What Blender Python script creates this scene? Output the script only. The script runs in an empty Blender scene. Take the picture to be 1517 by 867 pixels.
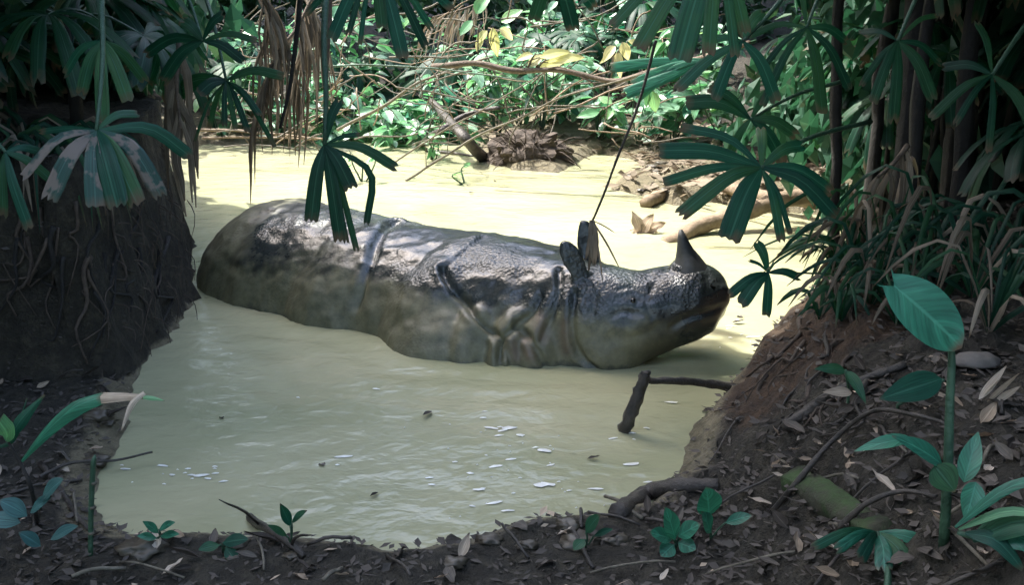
import bpy, bmesh, math, random
import numpy as np
from mathutils import Vector, Matrix, noise
from mathutils.bvhtree import BVHTree
from math import radians, sin, cos, pi
random.seed(7); np.random.seed(7)
scene = bpy.context.scene
COL = scene.collection

# ------------------------------------------------------------------ camera
W, H_, F, PITCH, CH = 1517.0, 867.0, 1627.0, radians(17), 1.8
cd = bpy.data.cameras.new('camera'); cam = bpy.data.objects.new('camera', cd); COL.objects.link(cam)
cam.location = (0, 0, CH); cam.rotation_euler = (pi/2 - PITCH, 0, 0)
cd.sensor_width = 36; cd.lens = 36*F/W; cd.clip_start = 0.05; cd.clip_end = 500
scene.camera = cam

# ------------------------------------------------------------------ sky, sun, exposure
SUN = Vector((-0.46, 0.26, 0.85)).normalized()
world = bpy.data.worlds.new('World'); scene.world = world; world.use_nodes = True
nt = world.node_tree
sky = nt.nodes.new('ShaderNodeTexSky'); sky.sky_type = 'NISHITA'; sky.sun_disc = False
sky.sun_elevation = math.asin(SUN.z); sky.sun_rotation = math.atan2(SUN.x, SUN.y)
sky.air_density = 1.0; sky.dust_density = 3.6; sky.ozone_density = 0.7
bg = nt.nodes['Background']; bg.inputs['Strength'].default_value = 0.15
nt.links.new(sky.outputs[0], bg.inputs['Color'])
sl = bpy.data.lights.new('sun', 'SUN'); sl.energy = 2.2; sl.angle = radians(0.5); sl.color = (1.0, 0.965, 0.90)
so = bpy.data.objects.new('sun', sl); COL.objects.link(so)
so.rotation_euler = SUN.to_track_quat('Z', 'Y').to_euler(); so.location = (-8, 5, 15)
vs = scene.view_settings
vs.view_transform = 'Standard'; vs.look = 'None'; vs.gamma = 1.0; vs.use_curve_mapping = False
vs.exposure = 2.45
try:
    scene.cycles.max_bounces = 7; scene.cycles.diffuse_bounces = 3; scene.cycles.transmission_bounces = 3
    scene.cycles.use_denoising = True; scene.cycles.sample_clamp_indirect = 6.0
except Exception: pass

# ------------------------------------------------------------------ pixel -> place helpers (photo pixels)
cp, sp_ = cos(PITCH), sin(PITCH)
CAM = Vector((0, 0, CH))
def ray(px, py):
    dx = (px - W/2)/F; dy = (py - H_/2)/F
    return Vector((dx, cp - dy*sp_, -sp_ - dy*cp))
def PZ(px, py, z=0.0):
    r = ray(px, py); return CAM + r*((z - CH)/r.z)
def PD(px, py, y):
    r = ray(px, py); return CAM + r*(y/r.y)
def scale_at(y, z=0.8):            # metres per photo pixel at that distance
    return (y*cp + (CH - z)*sp_)/F

def sm(a, b, x):
    t = np.clip((x - a)/(b - a), 0, 1); return t*t*(3 - 2*t)

# ------------------------------------------------------------------ object helpers
def tag(o, label=None, cat=None, group=None, kind=None):
    if label: o['label'] = label
    if cat: o['category'] = cat
    if group: o['group'] = group
    if kind: o['kind'] = kind
    return o
def empty(name, loc=(0, 0, 0)):
    o = bpy.data.objects.new(name, None); o.empty_display_size = 0.1; o.location = loc; COL.objects.link(o); return o
def meshdata(name, verts, faces, mat, smooth=True):
    me = bpy.data.meshes.new(name); me.from_pydata([tuple(v) for v in verts], [], faces)
    me.materials.append(mat)
    if hasattr(verts, 'uv'):
        at = me.attributes.new('leafuv', 'FLOAT_VECTOR', 'POINT'); at.data.foreach_set('vector', np.array(verts.uv, 'f').ravel())
    if smooth: me.polygons.foreach_set('use_smooth', [True]*len(me.polygons))
    me.update(); return me
def link(name, me, parent=None, mw=None):
    """link a mesh; mw is its place in the world"""
    o = bpy.data.objects.new(name, me); COL.objects.link(o)
    if parent is not None:
        o.parent = parent
        o.matrix_parent_inverse = wm(parent).inverted()
    if mw is not None: o.matrix_basis = mw
    return o
_wm = {}
def wm(o):
    m = o.matrix_parent_inverse @ o.matrix_basis if o.parent else o.matrix_basis.copy()
    return wm(o.parent) @ m if o.parent else m
def mk(name, verts, faces, mat, parent=None, smooth=True):
    """mesh given in world coordinates"""
    return link(name, meshdata(name, verts, faces, mat, smooth), parent)

def tube(pts, radii, seg=7, rough=0.0, cap=True):
    pts = [Vector(p) for p in pts]; n = len(pts)
    if not hasattr(radii, '__len__'): radii = [radii]*n
    V, Fc = [], []
    up = Vector((0.31, 0.17, 0.93))
    prev = None
    for i, p in enumerate(pts):
        t = (pts[min(i+1, n-1)] - pts[max(i-1, 0)]).normalized()
        a = (prev if prev is not None else (up if abs(t.dot(up)) < 0.9 else Vector((1, 0, 0))))
        a = (a - t*a.dot(t)).normalized(); prev = a; b = t.cross(a)
        for k in range(seg):
            an = 2*pi*k/seg
            r = radii[i]
            if rough: r *= 1 + rough*noise.noise(p*9 + Vector((k*1.7, i*.6, 0)))
            V.append(p + (a*cos(an) + b*sin(an))*r)
    for i in range(n-1):
        for k in range(seg):
            k2 = (k+1) % seg
            Fc.append((i*seg+k, i*seg+k2, (i+1)*seg+k2, (i+1)*seg+k))
    if cap:
        Fc.append(tuple(range(seg))[::-1]); Fc.append(tuple((n-1)*seg+k for k in range(seg)))
    return V, Fc
def spline(P, n):
    """Catmull-Rom through the points"""
    P = [Vector(p) for p in P]
    if len(P) == 2: return [P[0].lerp(P[1], i/(n-1)) for i in range(n)]
    Q = [P[0]*2 - P[1]] + P + [P[-1]*2 - P[-2]]
    out = []
    m = len(P) - 1
    for i in range(n):
        u = i/(n-1)*m; k = min(int(u), m-1); t = u - k
        a, b, c, d = Q[k], Q[k+1], Q[k+2], Q[k+3]
        out.append(0.5*((b*2) + (c - a)*t + (a*2 - b*5 + c*4 - d)*t*t + (b*3 - a - c*3 + d)*t**3))
    return out
def wobble(pts, amp, f=3.0, seed=0.0):
    return [p + Vector((noise.noise(p*f + Vector((seed, 0, 0))), noise.noise(p*f + Vector((0, seed+9, 0))), noise.noise(p*f + Vector((0, 0, seed+21)))))*amp*(1 if 0 < i < len(pts)-1 else 0.2) for i, p in enumerate(pts)]

class VL(list): pass
def ribbon(pts, widths, nrm, plies=2, depth=0.12, tooth=0.0, droop_edges=0.0):
    """a pleated strip along pts: palm leaflet. widths are half-widths"""
    n = len(pts); cols = 2*plies + 1; V, Fc = VL(), []; V.uv = [(-1 + 2*c/(cols-1), i/(n-1), random.random()) for i in range(n) for c in range(cols)]
    for i, p in enumerate(pts):
        t = (pts[min(i+1, n-1)] - pts[max(i-1, 0)]).normalized()
        s = t.cross(nrm)
        s = s.normalized() if s.length > 1e-4 else Vector((1, 0, 0))
        nn = s.cross(t).normalized()
        for c in range(cols):
            u = -1 + 2*c/(cols-1)
            q = p + s*(u*widths[i]) + nn*((depth if c % 2 else -depth)*widths[i]) - nn*(droop_edges*u*u*widths[i])
            if tooth and i == n-1: q = q + t*(tooth*(0.5 if c % 2 else -0.5) + tooth*0.6*random.uniform(-1, 1))
            V.append(q)
    for i in range(n-1):
        for c in range(cols-1):
            Fc.append((i*cols+c, i*cols+c+1, (i+1)*cols+c+1, (i+1)*cols+c))
    return V, Fc
def leafshape(L, Wd, rows=6, fold=0.25, curl=0.25, heart=0.0, wavy=0.0, peak=0.4, blunt=.85):
    """a broad leaf lying along +Y from the origin, facing +Z"""
    V, Fc = VL(), []; V.uv = [(u, i/rows, 0) for i in range(rows+1) for u in (-1, -.5, 0, .5, 1)]
    for i in range(rows+1):
        t = i/rows
        w = Wd*0.5*(sin(pi*min(1, t**(math.log(.5)/math.log(peak))))**blunt)
        if i == 0: w = Wd*(0.02 + heart*0.3)
        if i == rows: w = 0.0015
        z = -curl*L*t*t
        y = L*t*(1 - 0.15*curl*t)
        for c, u in enumerate((-1, -.5, 0, .5, 1)):
            V.append(Vector((u*w, y - heart*0.35*Wd*abs(u)*(1-t)**2 + 0.10*L*(0.5-abs(u-0))*0, z + fold*abs(u)*w + wavy*Wd*sin(t*11 + u*2)*abs(u))))
    for i in range(rows):
        for c in range(4): Fc.append((i*5+c, i*5+c+1, (i+1)*5+c+1, (i+1)*5+c))
    return V, Fc
def aim(loc, d, up=Vector((0, 0, 1)), s=1.0, roll=0.0):
    """matrix that puts +Y along d, +Z near up"""
    y = d.normalized(); x = y.cross(up)
    x = x.normalized() if x.length > 1e-4 else Vector((1, 0, 0))
    z = x.cross(y)
    M = Matrix((x, y, z)).transposed()
    if roll: M = M @ Matrix.Rotation(roll, 3, 'Y')
    return Matrix.Translation(loc) @ M.to_4x4() @ Matrix.Scale(s, 4)

# ------------------------------------------------------------------ materials
def material(name):
    m = bpy.data.materials.new(name); m.use_nodes = True
    n = m.node_tree; b = n.nodes['Principled BSDF']
    return m, n, b
def nd(n, t, **kw):
    x = n.nodes.new(t)
    for k, v in kw.items():
        if k in x.inputs: x.inputs[k].default_value = v
        else: setattr(x, k, v)
    return x
def ramp(n, fac, stops):
    r = n.nodes.new('ShaderNodeValToRGB'); e = r.color_ramp.elements
    while len(e) < len(stops): e.new(0.5)
    for k, (p, c) in zip(e, stops): k.position = p; k.color = (*c, 1) if len(c) == 3 else c
    n.links.new(fac, r.inputs[0]); return r.outputs[0]
def coord(n, kind='Object'):
    return n.nodes.new('ShaderNodeTexCoord').outputs[kind]
def worldpos(n): return n.nodes.new('ShaderNodeNewGeometry').outputs['Position']
def mixc(n, f, a, b):
    m = n.nodes.new('ShaderNodeMix'); m.data_type = 'RGBA'
    for s, v in ((m.inputs['Factor'], f), (m.inputs['A'], a), (m.inputs['B'], b)):
        pass
    ins = [i for i in m.inputs if i.enabled]
    fa = m.inputs[0]; A = m.inputs[6]; B = m.inputs[7]
    for s, v in ((fa, f), (A, a), (B, b)):
        if isinstance(v, (int, float)): s.default_value = v
        elif isinstance(v, tuple): s.default_value = (*v, 1)
        else: n.links.new(v, s)
    return m.outputs[2]
def bump(n, b, height, strength, dist):
    x = n.nodes.new('ShaderNodeBump'); x.inputs['Strength'].default_value = strength; x.inputs['Distance'].default_value = dist
    n.links.new(height, x.inputs['Height']); n.links.new(x.outputs[0], b.inputs['Normal']); return x
def noise_tex(n, vec, scale, detail=4, rough=0.55, dist=0.0):
    t = nd(n, 'ShaderNodeTexNoise'); t.inputs['Scale'].default_value = scale; t.inputs['Detail'].default_value = detail
    t.inputs['Roughness'].default_value = rough; t.inputs['Distortion'].default_value = dist
    n.links.new(vec, t.inputs['Vector']); return t.outputs[0]

def mr_(n, v, lo, hi):
    m = nd(n, 'ShaderNodeMapRange'); n.links.new(v, m.inputs['Value']); m.inputs['From Min'].default_value = lo; m.inputs['From Max'].default_value = hi; return m.outputs[0]
def leaf_mat(name, a, b, c, rough=0.38, trans=0.35, spots=None, spec=0.5, veins='along', brown=(.10, .075, .045)):
    """green leaf: colour differs from leaf to leaf, light passes through"""
    m, n, p = material(name)
    oi = n.nodes.new('ShaderNodeObjectInfo').outputs['Random']
    nz = noise_tex(n, worldpos(n), 9, 3)
    ad = nd(n, 'ShaderNodeMath', operation='MULTIPLY_ADD'); n.links.new(nz, ad.inputs[0]); ad.inputs[1].default_value = 0.55
    sc = nd(n, 'ShaderNodeMath', operation='MULTIPLY'); n.links.new(oi, sc.inputs[0]); sc.inputs[1].default_value = 0.55
    n.links.new(sc.outputs[0], ad.inputs[2])
    colr = ramp(n, ad.outputs[0], [(0.15, a), (0.5, b), (0.85, c)])
    uv = n.nodes.new('ShaderNodeAttribute'); uv.attribute_name = 'leafuv'
    sx = n.nodes.new('ShaderNodeSeparateXYZ'); n.links.new(uv.outputs['Vector'], sx.inputs[0])
    au = nd(n, 'ShaderNodeMath', operation='ABSOLUTE'); n.links.new(sx.outputs[0], au.inputs[0])
    cb = n.nodes.new('ShaderNodeCombineXYZ'); n.links.new(oi, cb.inputs[2])
    if veins == 'along':          # fine ribs running the length of a palm leaflet
        m1 = nd(n, 'ShaderNodeMath', operation='MULTIPLY'); n.links.new(sx.outputs[0], m1.inputs[0]); m1.inputs[1].default_value = 9.0
        m2 = nd(n, 'ShaderNodeMath', operation='MULTIPLY'); n.links.new(sx.outputs[1], m2.inputs[0]); m2.inputs[1].default_value = 1.2
    else:                          # side veins leaving the midrib
        m1 = nd(n, 'ShaderNodeMath', operation='MULTIPLY_ADD'); n.links.new(au.outputs[0], m1.inputs[0]); m1.inputs[1].default_value = -5.0
        m3 = nd(n, 'ShaderNodeMath', operation='MULTIPLY'); n.links.new(sx.outputs[1], m3.inputs[0]); m3.inputs[1].default_value = 16.0
        n.links.new(m3.outputs[0], m1.inputs[2])
        m2 = nd(n, 'ShaderNodeMath', operation='MULTIPLY'); n.links.new(au.outputs[0], m2.inputs[0]); m2.inputs[1].default_value = .6
    n.links.new(m1.outputs[0], cb.inputs[0]); n.links.new(m2.outputs[0], cb.inputs[1])
    vn = noise_tex(n, cb.outputs[0], 1.0 if veins == 'along' else .9, 3, .6)
    vm = nd(n, 'ShaderNodeMapRange'); n.links.new(vn, vm.inputs['Value']); vm.inputs['From Min'].default_value = .3; vm.inputs['From Max'].default_value = .7; vm.inputs['To Min'].default_value = .62; vm.inputs['To Max'].default_value = 1.4
    hv = nd(n, 'ShaderNodeHueSaturation'); n.links.new(vm.outputs[0], hv.inputs['Value']); n.links.new(colr, hv.inputs['Color']); colr = hv.outputs[0]
    rib = ramp(n, au.outputs[0], [(0.0, (.55, .55, .55)), (0.05, (.4, .4, .4)), (0.09, (0, 0, 0))])
    colr = mixc(n, rib, colr, tuple(min(1, x*1.9 + .03) for x in b))
    tb = nd(n, 'ShaderNodeMath', operation='MULTIPLY_ADD'); n.links.new(nz, tb.inputs[0]); tb.inputs[1].default_value = .35; n.links.new(sx.outputs[1], tb.inputs[2])
    colr = mixc(n, ramp(n, tb.outputs[0], [(1.10, (0, 0, 0)), (1.0, (0, 0, 0))]) if False else mr_(n, tb.outputs[0], 1.08, 1.2), colr, brown)
    if spots:
        s = ramp(n, noise_tex(n, worldpos(n), spots[1], 4, 0.6), [(spots[2], (0, 0, 0)), (spots[2]+0.05, (1, 1, 1))])
        colr = mixc(n, s, colr, spots[0])
    n.links.new(colr, p.inputs['Base Color'])
    p.inputs['Roughness'].default_value = rough; p.inputs['Specular IOR Level'].default_value = spec
    bump(n, p, vn, 0.35, 0.006)
    tr = n.nodes.new('ShaderNodeBsdfTranslucent')
    hs = nd(n, 'ShaderNodeHueSaturation', Saturation=1.15, Value=1.5); n.links.new(colr, hs.inputs['Color']); hs.inputs['Hue'].default_value = 0.485
    n.links.new(hs.outputs[0], tr.inputs[0])
    mx = n.nodes.new('ShaderNodeMixShader'); mx.inputs[0].default_value = trans
    n.links.new(p.outputs[0], mx.inputs[1]); n.links.new(tr.outputs[0], mx.inputs[2])
    n.links.new(mx.outputs[0], n.nodes['Material Output'].inputs[0])
    return m
M = {}
M['palm'] = leaf_mat('palm_leaf', (.005, .028, .017), (.009, .048, .026), (.024, .075, .03), 0.48, 0.25, spec=.25)
M['palm_near'] = leaf_mat('palm_leaf_blotched', (.008, .048, .034), (.014, .075, .046), (.04, .11, .045), 0.46, 0.28, spec=.3)
M['teal'] = leaf_mat('seedling_leaf', (.018, .105, .068), (.027, .145, .09), (.045, .18, .105), 0.35, 0.25, veins='side')
M['broad'] = leaf_mat('broad_leaf', (.045, .13, .075), (.08, .21, .115), (.14, .30, .14), 0.27, 0.3, spec=1.0, veins='side')
M['pale'] = leaf_mat('pale_green_leaf', (.12, .26, .17), (.19, .36, .24), (.28, .45, .30), 0.27, 0.3, spec=1.0, veins='side')
M['light'] = leaf_mat('light_leaf', (.07, .2, .10), (.13, .32, .15), (.24, .42, .18), 0.32, 0.35, spec=0.7)
M['yellow'] = leaf_mat('yellow_leaf', (.42, .45, .17), (.55, .55, .26), (.65, .62, .36), 0.4, 0.4)
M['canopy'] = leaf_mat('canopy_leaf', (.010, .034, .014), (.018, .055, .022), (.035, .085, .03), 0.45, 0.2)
M['deadpale'] = leaf_mat('dead_pale_leaf', (.2, .15, .1), (.32, .26, .19), (.5, .44, .36), 0.7, 0.15, spec=0.2)
M['deadbrown'] = leaf_mat('dead_brown_leaf', (.018, .015, .012), (.05, .043, .035), (.13, .115, .095), 0.75, 0.1, spec=0.25)
M['straw'] = leaf_mat('dead_frond', (.06, .05, .036), (.13, .108, .078), (.26, .22, .165), 0.75, 0.15, spec=0.2)
M['patch'] = leaf_mat('palm_leaf_with_dead_patches', (.008, .04, .032), (.012, .056, .042), (.018, .07, .05), 0.45, 0.2, spots=((.16, .135, .11), 7, 0.53))

def bark(name, a, b, scale=14, rough=0.8, moss=None):
    m, n, p = material(name)
    nz = noise_tex(n, worldpos(n), scale, 6, 0.65)
    c = ramp(n, nz, [(0.3, a), (0.7, b)])
    if moss:
        c = mixc(n, ramp(n, noise_tex(n, worldpos(n), 9, 4, .65), [(0.42, (0, 0, 0)), (0.58, (1, 1, 1))]), c, moss)
    n.links.new(c, p.inputs['Base Color']); p.inputs['Roughness'].default_value = rough
    bump(n, p, noise_tex(n, worldpos(n), scale*4, 5, .7), 0.8, 0.01)
    return m
M['bark'] = bark('bark_dark', (.007, .0065, .005), (.018, .016, .013))
M['wet_wood'] = bark('wet_wood', (.018, .016, .014), (.07, .06, .048), 18, 0.4)
M['branch'] = bark('branch_brown', (.06, .045, .032), (.17, .13, .095), 20)
M['pale_log'] = bark('bare_log', (.13, .095, .06), (.34, .26, .18), 9)
M['twig'] = bark('twig_grey', (.07, .062, .045), (.22, .2, .15), 25)
M['green_stem'] = bark('green_stem', (.02, .06, .035), (.045, .11, .06), 12, 0.5)
M['moss_log'] = bark('mossy_wood', (.025, .028, .016), (.06, .06, .035), 20, 0.9, moss=(.04, .075, .022))

def ground_mat():
    m, n, p = material('forest_soil')
    pos = worldpos(n)
    n1 = noise_tex(n, pos, 1.6, 6, 0.6); n2 = noise_tex(n, pos, 14, 6, 0.7); n3 = noise_tex(n, pos, 60, 4, 0.7)
    base = ramp(n, n2, [(0.25, (.010, .009, .0055)), (0.5, (.028, .0245, .015)), (0.75, (.075, .065, .042))])
    clay = ramp(n, n2, [(0.3, (.018, .011, .006)), (0.7, (.10, .058, .028))])
    wet = ramp(n, n2, [(0.3, (.10, .085, .05)), (0.7, (.27, .235, .145))])
    at = n.nodes.new('ShaderNodeAttribute'); at.attribute_name = 'soil'
    sep = n.nodes.new('ShaderNodeSeparateColor'); n.links.new(at.outputs['Color'], sep.inputs[0])
    def brk(o, lo=.35, hi=.62):
        a = nd(n, 'ShaderNodeMath', operation='MULTIPLY_ADD'); n.links.new(n2, a.inputs[0]); a.inputs[1].default_value = 0.5
        n.links.new(o, a.inputs[2]); 
        r = ramp(n, a.outputs[0], [(lo+.25, (0, 0, 0)), (hi+.25, (1, 1, 1))]); return r
    c = mixc(n, brk(sep.outputs[0]), base, clay)
    c = mixc(n, brk(sep.outputs[1]), c, wet)
    n.links.new(c, p.inputs['Base Color'])
    rr = ramp(n, sep.outputs[1], [(0.2, (.85, .85, .85)), (0.9, (.45, .45, .45))]); n.links.new(rr, p.inputs['Roughness'])
    mm = nd(n, 'ShaderNodeMath', operation='ADD'); n.links.new(n2, mm.inputs[0]); n.links.new(n3, mm.inputs[1])
    bump(n, p, mm.outputs[0], 1.0, 0.03)
    return m
M['soil'] = ground_mat()

def water_mat():
    m, n, p = material('muddy_water')
    pos = worldpos(n)
    mp = nd(n, 'ShaderNodeMapping'); n.links.new(pos, mp.inputs['Vector']); mp.inputs['Scale'].default_value = (0.75, 1.0, 1)
    n1 = noise_tex(n, mp.outputs[0], 1.1, 5, 0.55, 0.6)
    c = ramp(n, n1, [(0.28, (.275, .29, .17)), (0.55, (.365, .362, .225)), (0.78, (.43, .412, .262))])
    n.links.new(c, p.inputs['Base Color'])
    p.inputs['Roughness'].default_value = 0.10; p.inputs['IOR'].default_value = 1.33; p.inputs['Specular IOR Level'].default_value = 0.5
    w1 = noise_tex(n, mp.outputs[0], 9, 3, 0.5, 0.4); w2 = noise_tex(n, mp.outputs[0], 2.4, 3, 0.5); w3 = noise_tex(n, mp.outputs[0], 34, 2, 0.5)
    a = nd(n, 'ShaderNodeMath', operation='MULTIPLY_ADD'); n.links.new(w2, a.inputs[0]); a.inputs[1].default_value = 1.6; n.links.new(w1, a.inputs[2])
    b2 = nd(n, 'ShaderNodeMath', operation='MULTIPLY_ADD'); n.links.new(w3, b2.inputs[0]); b2.inputs[1].default_value = 0.16; n.links.new(a.outputs[0], b2.inputs[2])
    bump(n, p, b2.outputs[0], 0.32, 0.03)
    return m
M['water'] = water_mat()

def rhino_mat():
    m, n, p = material('rhinoceros_hide')
    pos = coord(n)
    n1 = noise_tex(n, pos, 2.6, 5, 0.6, 0.3); n2 = noise_tex(n, pos, 17, 6, 0.68); n3 = noise_tex(n, pos, 70, 3, 0.6)
    hide = ramp(n, n2, [(0.3, (.017, .022, .022)), (0.55, (.038, .046, .044)), (0.8, (.07, .08, .073))])
    mud = ramp(n, n2, [(0.3, (.085, .083, .047)), (0.7, (.19, .182, .108))])
    at = n.nodes.new('ShaderNodeAttribute'); at.attribute_name = 'mud'
    sep = n.nodes.new('ShaderNodeSeparateColor'); n.links.new(at.outputs['Color'], sep.inputs[0])
    a = nd(n, 'ShaderNodeMath', operation='MULTIPLY_ADD'); n.links.new(n1, a.inputs[0]); a.inputs[1].default_value = 0.9; n.links.new(sep.outputs[0], a.inputs[2])
    a2 = nd(n, 'ShaderNodeMath', operation='MULTIPLY_ADD'); n.links.new(n2, a2.inputs[0]); a2.inputs[1].default_value = 0.5; n.links.new(a.outputs[0], a2.inputs[2])
    f = ramp(n, a2.outputs[0], [(0.95, (0, 0, 0)), (1.0, (.55, .55, .55)), (1.0, (1, 1, 1))])
    mr = nd(n, 'ShaderNodeMapRange'); n.links.new(a2.outputs[0], mr.inputs['Value']); mr.inputs['From Min'].default_value = 0.97; mr.inputs['From Max'].default_value = 1.25
    c = mixc(n, mr.outputs[0], hide, mud)
    pink = mixc(n, sep.outputs[1], c, (.12, .06, .045))
    dk = nd(n, 'ShaderNodeHueSaturation'); n.links.new(pink, dk.inputs['Color']); n.links.new(at.outputs['Alpha'], dk.inputs['Value'])
    n.links.new(dk.outputs[0], p.inputs['Base Color'])
    rr = nd(n, 'ShaderNodeMapRange'); n.links.new(mr.outputs[0], rr.inputs['Value']); rr.inputs['To Min'].default_value = 0.27; rr.inputs['To Max'].default_value = 0.58
    n.links.new(rr.outputs[0], p.inputs['Roughness']); p.inputs['Specular IOR Level'].default_value = 0.75
    vo = nd(n, 'ShaderNodeTexVoronoi'); vo.inputs['Scale'].default_value = 62; n.links.new(pos, vo.inputs['Vector'])
    h = nd(n, 'ShaderNodeMath', operation='MULTIPLY_ADD'); n.links.new(n2, h.inputs[0]); h.inputs[1].default_value = 1.6; n.links.new(vo.outputs[0], h.inputs[2])
    h2 = nd(n, 'ShaderNodeMath', operation='ADD'); n.links.new(h.outputs[0], h2.inputs[0]); n.links.new(n3, h2.inputs[1])
    bb = bump(n, p, h2.outputs[0], 0.35, 0.010); n.links.new(sep.outputs[2], bb.inputs['Strength'])
    return m
M['hide'] = rhino_mat()
def plain(name, colr, rough, spec=0.5, var=0.3, scale=20):
    m, n, p = material(name)
    nz = noise_tex(n, worldpos(n), scale, 4, .6)
    c = ramp(n, nz, [(0.25, tuple(x*(1-var) for x in colr)), (0.75, tuple(min(1, x*(1+var)) for x in colr))])
    n.links.new(c, p.inputs['Base Color']); p.inputs['Roughness'].default_value = rough; p.inputs['Specular IOR Level'].default_value = spec
    bump(n, p, noise_tex(n, worldpos(n), scale*3, 3), 0.4, 0.004)
    return m
M['horn'] = plain('horn', (.03, .032, .03), 0.5)
M['eye'] = plain('eye', (.01, .008, .006), 0.12, 0.6)
M['nostril'] = plain('nostril', (.004, .004, .004), 1.0, 0.0)
M['painted_glint'] = plain('painted_glint', (.75, .75, .68), 0.4)  # white colour standing in for sky glints on the ripples
M['root'] = bark('rootlets', (.03, .022, .016), (.10, .075, .055), 20)
M['clod_wet'] = plain('wet_mud', (.07, .06, .042), .45)
M['clod_clay'] = plain('orange_clay', (.07, .042, .022), .85)
M['bluish'] = leaf_mat('blue_green_leaf', (.035, .10, .095), (.05, .135, .125), (.07, .16, .15), 0.35, 0.2)
M['fungus'] = plain('fungus', (.13, .12, .105), 0.8)

# ------------------------------------------------------------------ ground with the pool basin
pond_px = [(300, 213), (360, 217), (430, 212), (490, 204), (540, 188), (600, 177), (660, 178), (700, 200), (725, 235), (760, 252), (830, 256),
           (850, 242), (885, 226), (935, 236), (960, 248), (925, 262), (905, 280), (960, 292), (1000, 305), (1060, 300), (1140, 312), (1250, 322), (1285, 345), (1250, 385), (1212, 440), (1165, 500), (1112, 540), (1072, 590),
           (1024, 640), (1012, 700), (960, 752), (880, 772), (800, 772), (690, 806), (600, 822), (500, 808), (430, 802), (330, 800), (200, 800),
           (150, 775), (135, 740), (150, 690), (185, 645), (190, 600), (196, 566)]
pond = [PZ(*p).xy for p in pond_px]
pond += [Vector(p) for p in ((-1.70, 4.75), (-1.70, 5.0), (-1.71, 5.4), (-1.87, 6.2), (-2.4, 7.6), (-3.1, 9.4))]
pond = np.array([(p[0], p[1]) for p in pond])
lbank = np.array([(-1.72, 4.5), (-1.70, 4.9), (-1.70, 5.4), (-1.86, 6.2), (-2.35, 7.6), (-3.1, 9.4), (-3.6, 10.4), (-30, 10.4), (-30, 4.2), (-4.0, 4.25), (-2.6, 4.35), (-1.9, 4.36)])
def signed(poly, x, y):
    """distance to the outline, negative inside"""
    d = np.full(x.shape, 1e9); ins = np.zeros(x.shape, bool)
    for i in range(len(poly)):
        ax, ay = poly[i]; bx, by = poly[(i+1) % len(poly)]
        ex, ey = bx-ax, by-ay
        t = np.clip(((x-ax)*ex + (y-ay)*ey)/(ex*ex+ey*ey+1e-12), 0, 1)
        d = np.minimum(d, np.hypot(x-ax-t*ex, y-ay-t*ey))
        c = ((ay > y) != (by > y)) & (x < (bx-ax)*(y-ay)/(by-ay+1e-12) + ax)
        ins ^= c
    return np.where(ins, -d, d)
def height(x, y):
    x = np.asarray(x, float); y = np.asarray(y, float)
    d = signed(pond, x, y); dl = signed(lbank, x, y)
    z = np.where(d < 0, -np.minimum(0.62, -d*0.75), 0.0)
    o = np.maximum(d, 0)
    low = 0.02 + 0.05*sm(0, .12, o) + 0.05*sm(0.1, 1.0, o)
    right = sm(0.55, 1.3, x)*(1 - sm(7.2, 9.0, y))
    low = low + right*(0.17*sm(0.0, .14, o) + 0.26*sm(0.08, 0.5, o) + 0.22*sm(0.4, 2.2, o))
    far = sm(8.2, 10, y)
    low = low + far*(0.10*sm(0.2, 1.0, o) + 0.40*sm(.6, 3, o) + 2.2*sm(3, 12, o))
    z = np.where(d >= 0, low, z)
    wall = 1.0*(1 - sm(-0.17, 0.0, dl)) + 0.6*sm(0.3, 5, -dl)
    z = np.where(dl < 0, np.maximum(z, 0) + wall*(0.92), z)
    return z, d, dl
def hz(x, y):
    return float(height(np.array([x]), np.array([y]))[0][0])
def axis(a, b, step, lo, hi):
    core = list(np.arange(a, b+1e-6, step)); L = []; s = step; v = a
    while v > lo: s *= 1.28; v -= s; L.append(v)
    R = []; s = step; v = b
    while v < hi: s *= 1.28; v += s; R.append(v)
    return np.array(L[::-1] + core + R)
gx = axis(-3.6, 3.6, 0.04, -140, 140); gy = axis(1.6, 12.2, 0.045, -120, 160)
GX, GY = np.meshgrid(gx, gy)
GZ, GD, GL = height(GX, GY)
nx, ny = len(gx), len(gy)
V = []
soil = []
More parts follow.
